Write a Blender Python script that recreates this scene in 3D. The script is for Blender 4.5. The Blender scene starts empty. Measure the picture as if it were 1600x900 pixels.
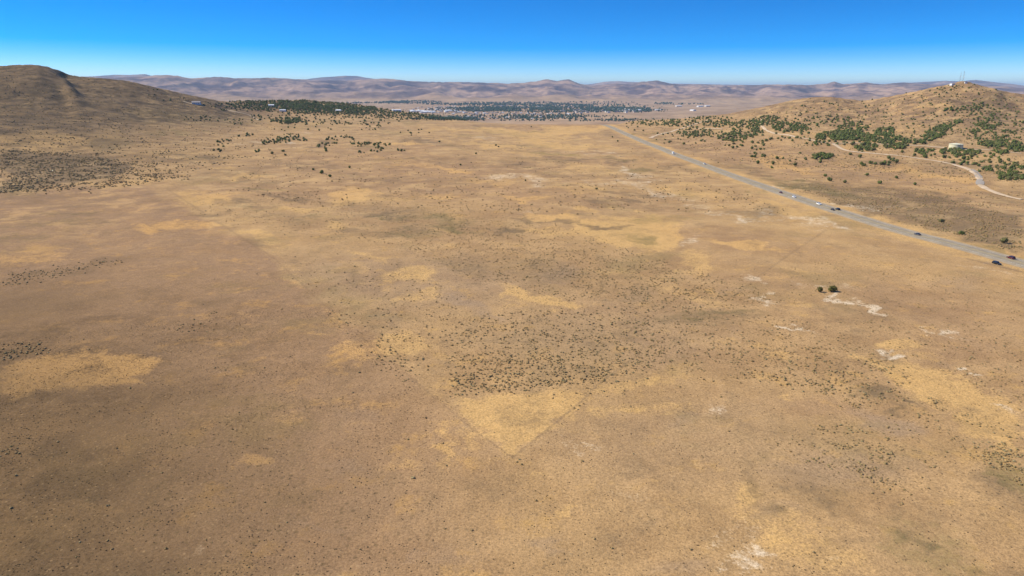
import bpy, math, random
import numpy as np

random.seed(7)
rng = np.random.default_rng(7)
SC = bpy.context.scene
COL = SC.collection

# ------------------------------------------------------------------ camera
CAM_H = 100.0
PITCH = math.radians(16.2)
F = 1067.0                                   # focal length in pixels of a 1600 px wide frame
cd = bpy.data.cameras.new("camera"); cam = bpy.data.objects.new("camera", cd); COL.objects.link(cam)
cam.location = (0, 0, CAM_H); cam.rotation_euler = (math.pi / 2 - PITCH, 0, 0)
cd.sensor_width = 36.0; cd.lens = 36.0 * F / 1600.0
cd.clip_start = 0.5; cd.clip_end = 200000.0
SC.camera = cam

# ------------------------------------------------------------------ sky, sun, exposure
SUN_AZ, SUN_EL = math.radians(-82.0), math.radians(43.0)   # azimuth from +Y, negative is to the left
W = bpy.data.worlds.new("World"); SC.world = W; W.use_nodes = True
nt = W.node_tree; nt.nodes.clear()
wo = nt.nodes.new("ShaderNodeOutputWorld"); bg = nt.nodes.new("ShaderNodeBackground")
sky = nt.nodes.new("ShaderNodeTexSky"); sky.sky_type = 'NISHITA'; sky.sun_disc = False
sky.sun_elevation = SUN_EL; sky.sun_rotation = SUN_AZ % (2 * math.pi)
sky.altitude = 1700; sky.air_density = 1.0; sky.dust_density = 0.5; sky.ozone_density = 3.0
tcw = nt.nodes.new("ShaderNodeTexCoord"); mpw = nt.nodes.new("ShaderNodeMapping")
mpw.inputs['Scale'].default_value = (1, 1, 2.5)
hsw = nt.nodes.new("ShaderNodeHueSaturation"); hsw.inputs['Saturation'].default_value = 1.7
hsw.inputs['Hue'].default_value = 0.508
nt.links.new(tcw.outputs['Generated'], mpw.inputs['Vector']); nt.links.new(mpw.outputs[0], sky.inputs['Vector'])
nt.links.new(sky.outputs[0], hsw.inputs['Color']); nt.links.new(hsw.outputs[0], bg.inputs['Color'])
bg.inputs['Strength'].default_value = 0.15
nt.links.new(bg.outputs[0], wo.inputs['Surface'])
sd = bpy.data.lights.new("sun", 'SUN'); sun = bpy.data.objects.new("sun", sd); COL.objects.link(sun)
sd.energy = 4.7; sd.angle = math.radians(0.53); sd.color = (1.0, 0.94, 0.82)
_d = (math.sin(SUN_AZ) * math.cos(SUN_EL), math.cos(SUN_AZ) * math.cos(SUN_EL), math.sin(SUN_EL))
from mathutils import Vector, Matrix
sun.rotation_euler = Vector(_d).to_track_quat('Z', 'Y').to_euler(); sun.location = (-300, 200, 600)
SC.view_settings.view_transform = 'Standard'; SC.view_settings.look = 'None'
SC.view_settings.exposure = 0.40; SC.view_settings.gamma = 1.0; SC.view_settings.use_curve_mapping = False
SC.cycles.max_bounces = 4; SC.cycles.diffuse_bounces = 2; SC.cycles.volume_bounces = 0
SC.cycles.use_denoising = True
HAZE_DENSITY = 2.5e-5
HAZE_COLOR = (0.52, 0.74, 1.0, 1)

# ------------------------------------------------------------------ numeric helpers
def gnoise(x, y, seed=0):
    """2-D gradient noise, about -0.7..0.7"""
    xi = np.floor(x).astype(np.int64); yi = np.floor(y).astype(np.int64)
    xf = x - xi; yf = y - yi
    def h(a, b):
        n = (a * 374761393 + b * 668265263 + seed * 2147483) & 0xffffffff
        n = ((n ^ (n >> 13)) * 1274126177) & 0xffffffff
        return ((n ^ (n >> 16)) & 0xffff) * (2 * math.pi / 65536.0)
    def g(a, b, dx, dy):
        t = h(a, b); return np.cos(t) * dx + np.sin(t) * dy
    u = xf ** 3 * (xf * (xf * 6 - 15) + 10); v = yf ** 3 * (yf * (yf * 6 - 15) + 10)
    n00 = g(xi, yi, xf, yf); n10 = g(xi + 1, yi, xf - 1, yf)
    n01 = g(xi, yi + 1, xf, yf - 1); n11 = g(xi + 1, yi + 1, xf - 1, yf - 1)
    a = n00 + u * (n10 - n00); b = n01 + u * (n11 - n01)
    return a + v * (b - a)
def fbm(x, y, octaves=4, seed=0, gain=0.5):
    s = 0; a = 1.0
    for o in range(octaves):
        s = s + a * gnoise(x * 2 ** o, y * 2 ** o, seed + o * 17); a *= gain
    return s
def ridged(x, y, octaves=4, seed=0):
    s = 0; a = 1.0
    for o in range(octaves):
        s = s + a * (1 - 2.2 * np.abs(gnoise(x * 2 ** o, y * 2 ** o, seed + o * 31))); a *= 0.5
    return s / 1.6
def sstep(a, b, x):
    t = np.clip((x - a) / (b - a), 0, 1); return t * t * (3 - 2 * t)
def pchip(xk, yk, x):
    xk = np.asarray(xk, float); yk = np.asarray(yk, float)
    h = np.diff(xk); shp = (-1,) + (1,) * (yk.ndim - 1); hh = h.reshape(shp)
    d = np.diff(yk, axis=0) / hh
    m = np.zeros_like(yk)
    w1 = 2 * hh[1:] + hh[:-1]; w2 = hh[1:] + 2 * hh[:-1]
    ok = d[1:] * d[:-1] > 0
    with np.errstate(divide='ignore', invalid='ignore'):
        hm = (w1 + w2) / (w1 / d[:-1] + w2 / d[1:])
    m[1:-1] = np.where(ok, hm, 0); m[0] = d[0]; m[-1] = d[-1]
    x = np.clip(x, xk[0], xk[-1])
    i = np.clip(np.searchsorted(xk, x) - 1, 0, len(h) - 1)
    t = ((x - xk[i]) / h[i]).reshape(shp); hi = h[i].reshape(shp)
    return ((2*t**3 - 3*t**2 + 1) * yk[i] + (t**3 - 2*t**2 + t) * hi * m[i]
            + (-2*t**3 + 3*t**2) * yk[i+1] + (t**3 - t**2) * hi * m[i+1])
SP, CP = math.sin(PITCH), math.cos(PITCH)
def pix_dir(px, py):
    """photo pixel -> (azimuth, tan of elevation)"""
    u = (np.asarray(px, float) - 800) / F; v = (450 - np.asarray(py, float)) / F
    y = CP + v * SP; z = -SP + v * CP
    return np.arctan2(u, y), z / np.hypot(u, y)
def project(x, y, z):
    z = z - CAM_H
    d = np.maximum(y * CP - z * SP, 1e-3)
    return 800 + F * x / d, 450 - F * (y * SP + z * CP) / d
def hz(px):                                   # column at the horizon -> azimuth
    return np.arctan2((np.asarray(px, float) - 800) / F, CP + math.tan(PITCH) * SP)

# ------------------------------------------------------------------ relief
VALLEY = -100.0
R0 = np.array([0, 400, 700, 900, 1150, 1500, 1750, 2000, 2300, 2700, 3200, 4200, 6000, 11000], float)
# per column: height above the plain at each of those distances
CTRL = {
 -1600: [0, 0, 4, 12, 25, 40, 60, 70, 80, 80, 60, 40, 0, -60],
 -500: [0, 0, 5, 14, 28, 60, 95, 125, 150, 160, 110, 60, 0, -60],
 -150: [0, 0, 3, 9, 20, 46, 80, 120, 158, 150, 100, 40, -20, -80],
  0:   [0, 0, 1, 5, 13, 36, 58, 94, 138, 132, 85, 15, -50, -90],
  60:  [0, 0, 1, 4, 11, 33, 54, 90, 138, 130, 80, 5, -60, -95],
  130: [0, 0, 1, 3.5, 9.5, 28, 50, 86, 134, 122, 60, -15, -75, -95],
  200: [0, 0, 1, 3, 8, 22, 43, 80, 129, 110, 50, -25, -80, -98],
  250: [0, 0, 1, 3, 7, 18, 36, 66, 104, 95, 40, -30, -85, -98],
  300: [0, 0, 0, 2, 6, 14, 27, 52, 80, 66, 30, -40, -88, -98],
  350: [0, 0, 0, 2, 5, 11, 20, 36, 58, 56, 38, -50, -90, -100],
  410: [0, 0, 0, 1, 5, 9, 13, 20, 32, 62, 40, -60, -92, -100],
  500: [0, 0, 0, 1, 4, 7, 9, 11, 17, 56, 20, -70, -95, -100],
  560: [0, 0, 0, 0, 3, 5, 7, 8, 10, 43, 0, -80, -98, -100],
  630: [0, 0, 0, 0, 2, 3, 5, 5, 3, 20, -30, -90, -100, -100],
  700: [0, 0, 0, 0, 1, 2, 3, 3, -4, -5, -50, -95, -100, -100],
  780: [0, 0, 0, 0, 0, 0, 1, 1, -10, -26, -60, -98, -100, -100],
  900: [0, 0, 0, 0, 0, 0, 0.5, 2.5, -12, -36, -65, -98, -100, -100],
  950: [0, 0, 0, 0, 0, 0, 0.8, 4, -12, -36, -65, -98, -100, -100],
  1000: [0, 0, 0, 0, 0, 0, 1.5, 7, 4, -22, -60, -98, -100, -100],
  1060: [0, 0, 0, 0, 0, 2, 5, 18, 10, -15, -60, -98, -100, -100],
  1130: [0, 0, 0, 0, 1, 6, 14, 32, 24, -5, -50, -98, -100, -100],
  1200: [0, 0, 0, 0, 3, 14, 30, 53, 40, 5, -45, -98, -100, -100],
  1285: [0, 0, 0, 1, 6, 22, 46, 77, 55, 10, -40, -95, -100, -100],
  1350: [0, 0, 0, 1, 7, 22, 44, 68, 62, 20, -40, -90, -100, -100],
  1430: [0, 0, 0, 1, 7, 28, 58, 92, 70, 25, -30, -85, -100, -100],
  1470: [0, 0, 0, 1, 7, 30, 65, 110, 75, 25, -30, -80, -100, -100],
  1505: [0, 0, 0, 1, 7, 31, 70, 126, 80, 30, -30, -75, -100, -100],
  1550: [0, 0, 0, 1, 7, 30, 64, 107, 80, 40, -20, -70, -95, -100],
  1600: [0, 0, 0, 1, 6, 26, 52, 84, 84, 55, 0, -60, -90, -100],
  1680: [0, 0, 0, 1, 6, 22, 44, 70, 88, 90, 40, -40, -80, -100],
  2000: [0, 0, 0, 2, 8, 22, 50, 70, 90, 110, 90, 20, -40, -90],
  3000: [0, 0, 2, 6, 15, 30, 50, 70, 80, 80, 60, 20, -40, -90],
}
def silhouette(pts):
    p = np.array(pts, float); return lambda px: np.interp(px, p[:, 0], p[:, 1])
MAIN = silhouette([(-900,121),(-300,118),(100,124),(190,121),(230,118.5),(265,116.5),(300,122.5),(345,120.5),(400,123),(430,121.5),(490,125),(540,126),
 (575,124),(600,122.5),(640,127),(700,128.5),(770,129),(792,131),(820,129),(840,126),(855,123.5),(870,127),(888,124.5),(905,131),(925,134),(960,131),(985,130),
 (1005,127),(1025,125.5),(1045,130),(1062,132.5),(1090,131.5),(1130,133.5),(1200,132),(1260,132),(1290,131),(1303,127),(1315,131.5),(1350,129),(1380,131.5),
 (1410,129.5),(1430,131),(1460,132),(1520,133),(1600,137),(1800,134),(2600,125)])
FAR = silhouette([(-900,122),(0,124),(150,120),(185,117.5),(205,118),(230,116.5),(250,122),(330,125),(480,124.5),(505,121.5),(530,120),(545,119),(562,120),(585,124),(615,124.5),(640,128),
 (700,131),(900,134),(925,132),(945,128.5),(965,127.5),(990,129),(1020,131),(1200,134),(1380,133),(1430,129.5),(1475,127),(1500,128),(1522,125.5),(1550,129),(1580,132),(1610,136),(1700,131),(2600,128)])

rows = list(np.arange(4, 100, 8.0)); r = 100.0
while r < 70000:
    rows.append(r)
    if r < 2450: r += min(max(r * r / (CAM_H * F) * 1.25, 0.8), 5.0)
    elif r < 4500: r += 14
    elif r < 12000: r += 70
    elif r < 21500: r += 65
    elif r < 36000: r += 220
    else: r += 2500
RR = np.array(rows)
cpx = np.concatenate([np.arange(-1300, -260, 13.0), np.arange(-260, 1860, 2.4), np.arange(1860, 2900, 13.0)])
az_in = hz(cpx)
az_out = np.linspace(az_in[-1], az_in[0] + 2 * math.pi, 60)[1:-1]
AZ = np.concatenate([az_in, az_out]); NA, NR = len(AZ), len(RR)
PXA = np.where(np.abs(AZ) < 1.35, 800 + F / CP * np.tan(np.clip(AZ, -1.35, 1.35)), np.where((AZ > 0) & (AZ < math.pi), 3000, -1600))

ck = np.array(sorted(CTRL)); cz = np.array([CTRL[k] for k in sorted(CTRL)], float)
zr = pchip(R0, cz.T, np.minimum(RR, 11000))            # NR x ncol
base = pchip(ck, zr.T, np.clip(PXA, ck[0], ck[-1])).T    # NR x NA
X = RR[:, None] * np.sin(AZ)[None, :]; Y = RR[:, None] * np.cos(AZ)[None, :]
RG = RR[:, None] + 0 * X; PG = PXA[None, :] + 0 * X
Z = base.copy()
near = RR < 12000
xn, yn = X[near], Y[near]; rn = RG[near]; bn = base[near]
hillm = sstep(14, 70, np.abs(bn - np.where(rn > 2600, np.minimum(bn, 0), 0))) * sstep(4200, 2800, rn)
Z[near] += 3.2 * fbm(xn / 170, yn / 170, 3, 3) * sstep(60, 300, rn)
Z[near] += 0.35 * fbm(xn / 14, yn / 14, 3, 8) * sstep(3000, 900, rn)
Z[near] += hillm * (np.where(PG[near] > 700, 19.0, 9.0) * (ridged(xn / 260, yn / 330, 4, 11) - 0.55) + 3.0 * fbm(xn / 60, yn / 60, 3, 5))
Z[near] += sstep(700, 1400, rn) * sstep(2600, 2000, rn) * (1 - hillm) * (1 - sstep(860, 910, PG[near]) * sstep(1040, 990, PG[near])) * 2.5 * fbm(xn / 120, yn / 200, 4, 21)
# the dome at the left end of the hill, with a steep side turned away from the sun
edge_px = 110 + 12 * fbm(RG / 260, RG * 0 + 3.3, 3, 61) + np.interp(RG, [1700, 2250], [20, -10])
dome = np.interp(RG, [1780, 1900, 2020, 2150, 2300, 2700], [0, .25, .85, 1, 1, 0]) / (1 + np.exp(np.clip((PG - edge_px) / np.interp(RG, [1700, 1850, 2050], [14, 7, 4.4]), -30, 30))) * sstep(-700, -200, PG)
Z += 44 * dome
Z[near] += hillm * 1.6 * fbm(xn / 22, yn / 22, 3, 71)
# mountains beyond the valley
def range_z(rows_mask, sil, r_foot, r_ridge, r_back, power, rough, seed, wl):
    rr = RG[rows_mask]; pp = PG[rows_mask]
    e = (pix_dir(pp, sil(pp))[1])
    zr_ = CAM_H + r_ridge * e
    x_, y_ = X[rows_mask], Y[rows_mask]
    wob = 1 + 0.05 * fbm(pp / 90, rr * 0 + seed, 3, seed)
    t = np.clip((rr - r_foot) / (r_ridge * wob - r_foot), 0, None)
    up = np.clip(t, 0, 1) ** power; down = sstep(1, 1 + (r_back - r_ridge) / (r_ridge - r_foot), t)
    z_ = VALLEY + (zr_ - VALLEY) * up * (1 - down)
    amp = rough * np.clip(t, 0, 1) ** 1.2 * (1 - sstep(0.75, 1.0, t) * 0.72) * (1 - down)
    return z_ + amp * (ridged(x_ / wl, y_ / (wl * 1.3), 5, seed) - 0.75)
far = RR > 8000
z1 = range_z(far, MAIN, 9300, 18500, 23000, 2.0, 300, 41, 1500)
z2 = range_z(far, FAR, 23000, 31000, 40000, 1.3, 200, 77, 3500)
Z[far] = np.maximum(np.maximum(z1, z2), np.where(RG[far] < 12000, Z[far], VALLEY))
Z[far] = np.where(RG[far] < 11000, np.maximum(Z[far], VALLEY + 3 * fbm(X[far] / 900, Y[far] / 900, 3, 9)), Z[far])

# bring the hills' crests to the heights they have
def crest(tgt, p0, p1):
    t = np.array(tgt, float); nr_ = (RR > 1100) & (RR < 4200); rr = RR[nr_]
    sel = np.where((PXA > t[0, 0]) & (PXA < t[-1, 0]) & (np.abs(AZ) < 1.3))[0]
    fac = np.ones(NA)
    for j in sel:
        k = int(np.argmax((Z[nr_, j] - CAM_H) / rr)); zt = CAM_H + rr[k] * float(pix_dir(PXA[j], np.interp(PXA[j], t[:, 0], t[:, 1]))[1])
        fac[j] = np.clip(zt / max(Z[nr_, j][k], 12), .55, 1.6)
    jj = np.arange(NA); lo_, hi_ = fac[sel[:8]].mean(), fac[sel[-8:]].mean()
    fac[(jj < sel[0]) & (jj > sel[0] - 200)] = lo_; fac[(jj > sel[-1]) & (jj < sel[-1] + 200)] = hi_
    f2 = np.convolve(np.pad(fac, 3, mode='edge'), np.ones(7) / 7, 'valid')
    w_ = (sstep(p0, p1, PXA) if p0 < p1 else sstep(p0, p1, PXA)) * (np.abs(AZ) < 1.3)
    f2 = 1 + (f2 - 1) * w_
    wr = (sstep(1450, 2050, RR) * sstep(4200, 3000, RR))[:, None]
    Z[:] = np.where(Z > 0, Z * (1 + (f2[None, :] - 1) * wr), Z)
crest([(-255,122),(-120,112),(0,104),(30,101.5),(60,101),(80,104),(98,110.5),(112,116.5),(125,119.5),(160,122),(200,126),(250,138),(300,149.5),(350,159),(385,162)], 380, 300)
crest([(-255,122),(-120,112),(0,104),(30,101.5),(60,101),(80,104),(98,110.5),(112,116.5),(125,119.5),(160,122),(200,126),(250,138),(300,149.5),(350,159),(385,162)], 380, 300)
crest([(1150,176),(1180,170),(1200,165.5),(1225,160),(1250,154.5),(1270,152),(1300,151),(1320,154),(1350,157.5),(1375,154),(1400,149),(1430,143),(1455,137),(1475,133.5),(1490,130),(1505,127),(1520,131),(1550,138),(1580,145),(1600,147)], 1080, 1160)

def far_crest(sil, r0, r1):
    nr_ = (RR > r0) & (RR < r1); rr = RR[nr_]; z_ = Z[nr_]
    k = np.argmax((z_ - CAM_H) / rr[:, None], axis=0); zc = z_[k, np.arange(NA)]
    zt = CAM_H + rr[k] * pix_dir(PXA, sil(PXA))[1]
    f2 = np.clip((zt - VALLEY) / np.maximum(zc - VALLEY, 30), .5, 1.8); f2 = np.convolve(np.pad(f2, 3, mode='edge'), np.ones(7) / 7, 'valid')
    Z[nr_] = VALLEY + (z_ - VALLEY) * np.where(np.abs(AZ) < 1.3, f2, 1)[None, :]
far_crest(lambda p: MAIN(p) + 1.5 * fbm(np.asarray(p) / 26, np.asarray(p) * 0 + .5, 4, 88, .6), 12400, 23400); far_crest(lambda p: FAR(p) - .8, 23500, 40000)

def grid_index(r, a):
    a = np.where(a < AZ[0], a + 2 * math.pi, a)
    i = np.clip(np.searchsorted(RR, r) - 1, 0, NR - 2); j = np.clip(np.searchsorted(AZ, a) - 1, 0, NA - 2)
    return i, j, np.clip((r - RR[i]) / (RR[i+1] - RR[i]), 0, 1), np.clip((a - AZ[j]) / (AZ[j+1] - AZ[j]), 0, 1)
def height(x, y):
    x = np.asarray(x, float); y = np.asarray(y, float)
    i, j, s, t = grid_index(np.hypot(x, y), np.arctan2(x, y))
    return (Z[i, j]*(1-s)*(1-t) + Z[i+1, j]*s*(1-t) + Z[i, j+1]*(1-s)*t + Z[i+1, j+1]*s*t)
def hit(px, py):
    """where the sight line through a photo pixel meets the ground"""
    a, te = pix_dir(px, py); a = float(a); te = float(te)
    j = int(np.clip(np.searchsorted(AZ, a) - 1, 0, NA - 2)); t = (a - AZ[j]) / (AZ[j+1] - AZ[j])
    prof = (Z[:, j] * (1-t) + Z[:, j+1] * t - CAM_H) / RR
    k = int(np.argmax(prof >= te))
    if k == 0: return None
    d = prof[k] - prof[k-1]; s = (te - prof[k-1]) / d if d > 0 else 1
    r_ = RR[k-1] + s * (RR[k] - RR[k-1])
    return np.array([r_ * math.sin(a), r_ * math.cos(a), 0.0]) + np.array([0, 0, float(height(r_*math.sin(a), r_*math.cos(a)))])

# ------------------------------------------------------------------ the highway's line, and the ground levelled under it
def resample(pts, step):
    p = np.array(pts, float)
    for _ in range(3):                                   # corner cutting
        q = np.empty((2 * len(p), p.shape[1])); q[0::2][:] = p; q[1::2][:] = p
        q = np.vstack([p[:1], np.stack([0.75*p[:-1] + 0.25*p[1:], 0.25*p[:-1] + 0.75*p[1:]], 1).reshape(-1, p.shape[1]), p[-1:]])
        p = q
    s = np.concatenate([[0], np.cumsum(np.hypot(*np.diff(p[:, :2], axis=0).T))])
    t = np.arange(0, s[-1], step)
    return np.stack([np.interp(t, s, p[:, k]) for k in range(p.shape[1])], 1)
hw_pix = [(1610,415),(1500,384.5),(1400,358),(1300,326.5),(1200,293),(1100,257.5),(1050,239.5),(1000,218.5),(965,203),(946,195)]
hw = [hit(*p)[:2] for p in hw_pix]
a0 = hw[0] + (hw[0] - hw[1]) / np.linalg.norm(hw[0] - hw[1]) * 420
hw = [a0] + hw; b0 = (hw[-1] - hw[-2]) / np.linalg.norm(hw[-1] - hw[-2]); hw = hw + [hw[-1] + b0 * 350]
HW = resample(hw, 8.0)
hz_ = height(HW[:, 0], HW[:, 1]); kk = np.ones(21) / 21
hz_ = np.convolve(np.pad(hz_, 10, mode='edge'), kk, 'valid')
def hw_dist(x, y):
    """distance to the highway's axis (signed, + on its right going away) and its level there"""
    shape = x.shape; x = x.ravel(); y = y.ravel(); best = np.full(x.shape, 1e9); zz = np.zeros(x.shape); sg = np.ones(x.shape)
    sel = np.where((x > 150) & (x < 480) & (y > 0) & (y < HW[:, 1].max() - 8))[0]
    order = np.argsort(HW[:, 1]); yy = HW[order, 1]; xx = HW[order, 0]; zl = hz_[order]
    cx = np.interp(y[sel], yy, xx); zz[sel] = np.interp(y[sel], yy, zl)
    sl = np.interp(y[sel], yy[:-1], np.diff(xx) / np.maximum(np.diff(yy), 1e-3))
    dd = (x[sel] - cx) / np.sqrt(1 + sl ** 2)
    best[sel] = dd
    return best.reshape(shape), zz.reshape(shape)
HD, HZ = hw_dist(X, Y)
w = sstep(24, 10, np.abs(HD)) * sstep(HW[:, 1].max() - 10, HW[:, 1].max() - 160, Y); Z = Z * (1 - w) + (HZ - 0.15) * w

# ------------------------------------------------------------------ ground cover maps
PXV, PYV = project(X, Y, Z)
infront = (Y > 20)
PXV = np.where(infront, PXV, -5000); PYV = np.where(infront, PYV, 2000)
WX = PXV + 34 * fbm(PXV / 70, PYV / 22, 5, 101, .6); WY = PYV + 11 * fbm(PXV / 70, PYV / 22, 5, 151, .6)
def m_ell(mask, e, PX=None, PY=None, soft=0.6):
    cx, cy, rx, ry, ang, st = (list(e) + [0, 1.0])[:6] if len(e) < 6 else e
    PX = WX if PX is None else PX; PY = WY if PY is None else PY
    c, s = math.cos(math.radians(ang)), math.sin(math.radians(ang))
    ext = max(rx, ry) * (1 + soft) + 5
    sel = (np.abs(PX - cx) < ext) & (np.abs(PY - cy) < ext)
    dx, dy = PX[sel] - cx, PY[sel] - cy
    d = np.hypot((dx * c + dy * s) / rx, (-dx * s + dy * c) / ry)
    mask[sel] = np.maximum(mask[sel], st * sstep(1 + soft, 1 - soft, d))
def poly_sd(PX, PY, pts, ys=2.2):
    p = np.array(pts, float) * [1, ys]; qx, qy = PX, PY * ys
    dmin = np.full(PX.shape, 1e9); inside = np.zeros(PX.shape, bool)
    for a, b in zip(p, np.roll(p, -1, 0)):
        ex, ey = b - a; wx, wy = qx - a[0], qy - a[1]
        t = np.clip((wx * ex + wy * ey) / (ex * ex + ey * ey), 0, 1)
        dmin = np.minimum(dmin, np.hypot(wx - ex * t, wy - ey * t))
        c = ((a[1] > qy) != (b[1] > qy)) & (qx < (b[0] - a[0]) * (qy - a[1]) / (b[1] - a[1] + 1e-9) + a[0])
        inside ^= c
    return np.where(inside, dmin, -dmin)
def m_poly(mask, pts, st=1.0, soft=12):
    soft = soft * 1.7
    p = np.array(pts, float); lo = p.min(0) - soft * 2; hi = p.max(0) + soft * 2
    sel = (WX > lo[0]) & (WX < hi[0]) & (WY > lo[1]) & (WY < hi[1])
    mask[sel] = np.maximum(mask[sel], st * sstep(-soft, soft, poly_sd(WX[sel], WY[sel], pts)))
def m_line(mask, pts, width, st=1.0):
    p = np.array(pts, float)
    for a, b in zip(p[:-1], p[1:]):
        lo = np.minimum(a, b) - width * 2; hi = np.maximum(a, b) + width * 2
        sel = (PXV > lo[0]) & (PXV < hi[0]) & (PYV > lo[1]) & (PYV < hi[1])
        e = b - a; wx, wy = PXV[sel] - a[0], PYV[sel] - a[1]
        t = np.clip((wx * e[0] + wy * e[1]) / (e @ e), 0, 1)
        mask[sel] = np.maximum(mask[sel], st * sstep(width * 1.5, width * 0.5, np.hypot(wx - e[0] * t, wy - e[1] * t)))
gold = np.zeros_like(X); dark = np.zeros_like(X); white = np.zeros_like(X); olive = np.zeros_like(X); cover = np.zeros_like(X)
pink = np.zeros_like(X); pink2 = np.zeros_like(X); freck = np.zeros_like(X); track = np.zeros_like(X); grey = np.zeros_like(X)
m_poly(gold, [(712,622),(800,612),(905,612),(925,622),(860,668),(802,712),(775,695),(735,670)], 0.85, 13)
m_poly(gold, [(875,347),(940,336),(1000,333),(1058,342),(1068,390),(1010,394),(950,384),(905,368)], 1.0, 8)
m_poly(gold, [(1330,555),(1420,563),(1500,590),(1600,645),(1600,735),(1540,690),(1470,640),(1400,598)], 0.9, 14)
m_poly(gold, [(0,572),(70,556),(150,545),(260,562),(215,598),(130,606),(60,612),(0,630)], 0.9, 10)
for e in [(620,538,62,24,0,.75),(560,545,30,16,0,.6),(815,462,38,11,14,.95),(862,472,34,11,10,.95),(640,428,46,13,2,.8),(578,400,36,8,10,.75),
          (1095,412,34,17,0,.75),(320,310,52,9,-2,.85),(465,325,52,6,0,.8),(555,304,34,11,5,.85),(545,316,26,6,0,.8),(1395,540,32,10,0,.9),
          (40,400,70,18,-5,.6),(60,218,150,14,4,.75),(160,208,50,10,0,.7),(35,236,70,10,0,.8),(180,285,170,8,0,.55),
          (990,602,75,11,-8,.75),(1020,636,75,12,0,.65),(890,803,18,12,0,.75),(1165,775,26,34,20,.65),(1225,840,60,50,20,.55),(1300,870,70,30,10,.5),
          (700,700,13,40,0,.6),(735,690,20,20,0,.6),(415,368,40,12,15,.7),(470,430,22,30,-30,.5),(1235,330,60,11,16,.85),(1305,342,26,8,16,.7),
          (820,208,90,7,0,1.0),(740,203,60,4,0,.9),(760,226,70,6,4,.8),(880,225,85,7,4,.95),(900,205,50,8,0,1.0),(840,240,70,4,3,.7),(930,202,30,5,0,.9),(1010,252,40,7,10,.6),(930,265,60,6,4,.6),(760,285,50,4,5,.6),
          (800,278,45,4,4,.6),(905,296,60,5,6,.6),(1080,300,60,9,10,.7),(690,340,60,6,8,.6),(1210,250,40,6,5,.7),(1240,262,50,4,12,.8),(1330,235,26,5,0,.6),
          (1420,268,120,5,10,.7),(1500,285,90,6,15,.75),(1340,215,30,8,10,.5),(1420,205,40,12,-10,.5),(1450,165,30,10,-10,.5),(1550,620,60,30,20,.4),
          (560,420,30,8,10,.5),(1000,520,60,8,10,.4),(1230,560,60,8,10,.45),(1150,330,70,9,8,.5),(1380,420,60,8,10,.35),(1260,470,40,10,0,.5),(1100,470,45,10,5,.5),
          (520,500,30,12,20,.5),(990,430,40,8,10,.5),(1050,455,50,8,10,.45),(160,640,120,20,-10,.3),(180,700,60,20,-15,.45),(250,720,40,14,-15,.4),(350,890,90,18,-8,.45),
          (30,700,20,10,0,.6),(85,675,22,7,-8,.5),(450,195,50,7,0,.5),(400,193,30,4,0,.6),(300,130,60,6,8,.5),(60,150,60,8,5,.35)]:
    m_ell(gold, e)
m_poly(dark, [(1205,278),(1290,287),(1440,292),(1600,340),(1600,398),(1500,372),(1400,345),(1300,318)], 0.75, 10)
m_poly(dark, [(0,232),(60,238),(120,240),(200,250),(190,275),(90,290),(0,300)], 0.85, 8)
for e in [(170,222,40,13,0,.7),(130,420,120,9,-11,.6),(60,432,70,10,-10,.6),(35,548,50,8,-6,.75),(30,705,30,6,-12,.8),(700,352,130,16,6,.55),(620,330,120,12,4,.5),
          (760,420,80,20,10,.5),(850,425,110,24,12,.55),(600,362,90,10,0,.6),(450,345,90,12,5,.5),(380,320,80,6,3,.55),(960,450,110,22,14,.45),(1110,495,110,9,-3,.6),
          (860,540,170,60,0,.4),(1330,490,60,20,15,.4),(1360,612,40,12,10,.7),(1400,635,30,8,30,.75),(1420,625,26,5,25,.8),(1275,765,75,28,18,.55),(1310,790,36,22,0,.6),(1395,795,22,30,-30,.5),
          (1175,760,14,40,-22,.55),(1200,800,30,12,0,.5),(1430,840,50,14,35,.5),(1560,760,60,26,30,.5),(1580,895,60,12,0,.5),(1240,670,60,20,5,.35),(1545,670,60,7,22,.5),
          (700,252,120,10,2,.45),(640,280,160,10,2,.4),(880,250,60,5,2,.6),(830,262,90,5,4,.5),(980,300,60,4,8,.6),(1010,248,40,5,10,.4),(960,208,30,7,0,.5),(760,195,60,3,0,.6),(880,192,40,3,0,.6),
          (250,180,200,14,2,.5),(60,190,110,12,0,.55),(100,170,90,10,5,.5),(350,270,160,10,-2,.35),(60,350,120,30,-5,.3),(560,262,80,8,0,.35),
          (1120,255,60,9,12,.5),(1180,272,70,9,14,.5),(1060,225,60,10,12,.5),(1050,205,30,8,0,.4),(1370,254,90,7,8,.55),(1450,262,60,9,8,.5),(1560,300,60,16,15,.5),(1180,178,60,5,0,.4),(1560,165,50,14,25,.6),(1470,218,40,8,-8,.5),
          (0,760,330,190,0,.85),(150,640,260,45,-8,.6),(0,480,200,40,-8,.55),(330,800,330,150,0,.5),(200,890,300,50,0,.7),(80,330,220,60,0,.4),(120,150,170,40,8,.75),(60,125,90,20,0,.5),(300,160,120,24,12,.6),(120,200,160,18,0,.6)]:  # wide lower-left ones paint a fall-off of light toward the corner
    m_ell(dark, e, soft=.8 if e[2] > 100 else .65)
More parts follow.
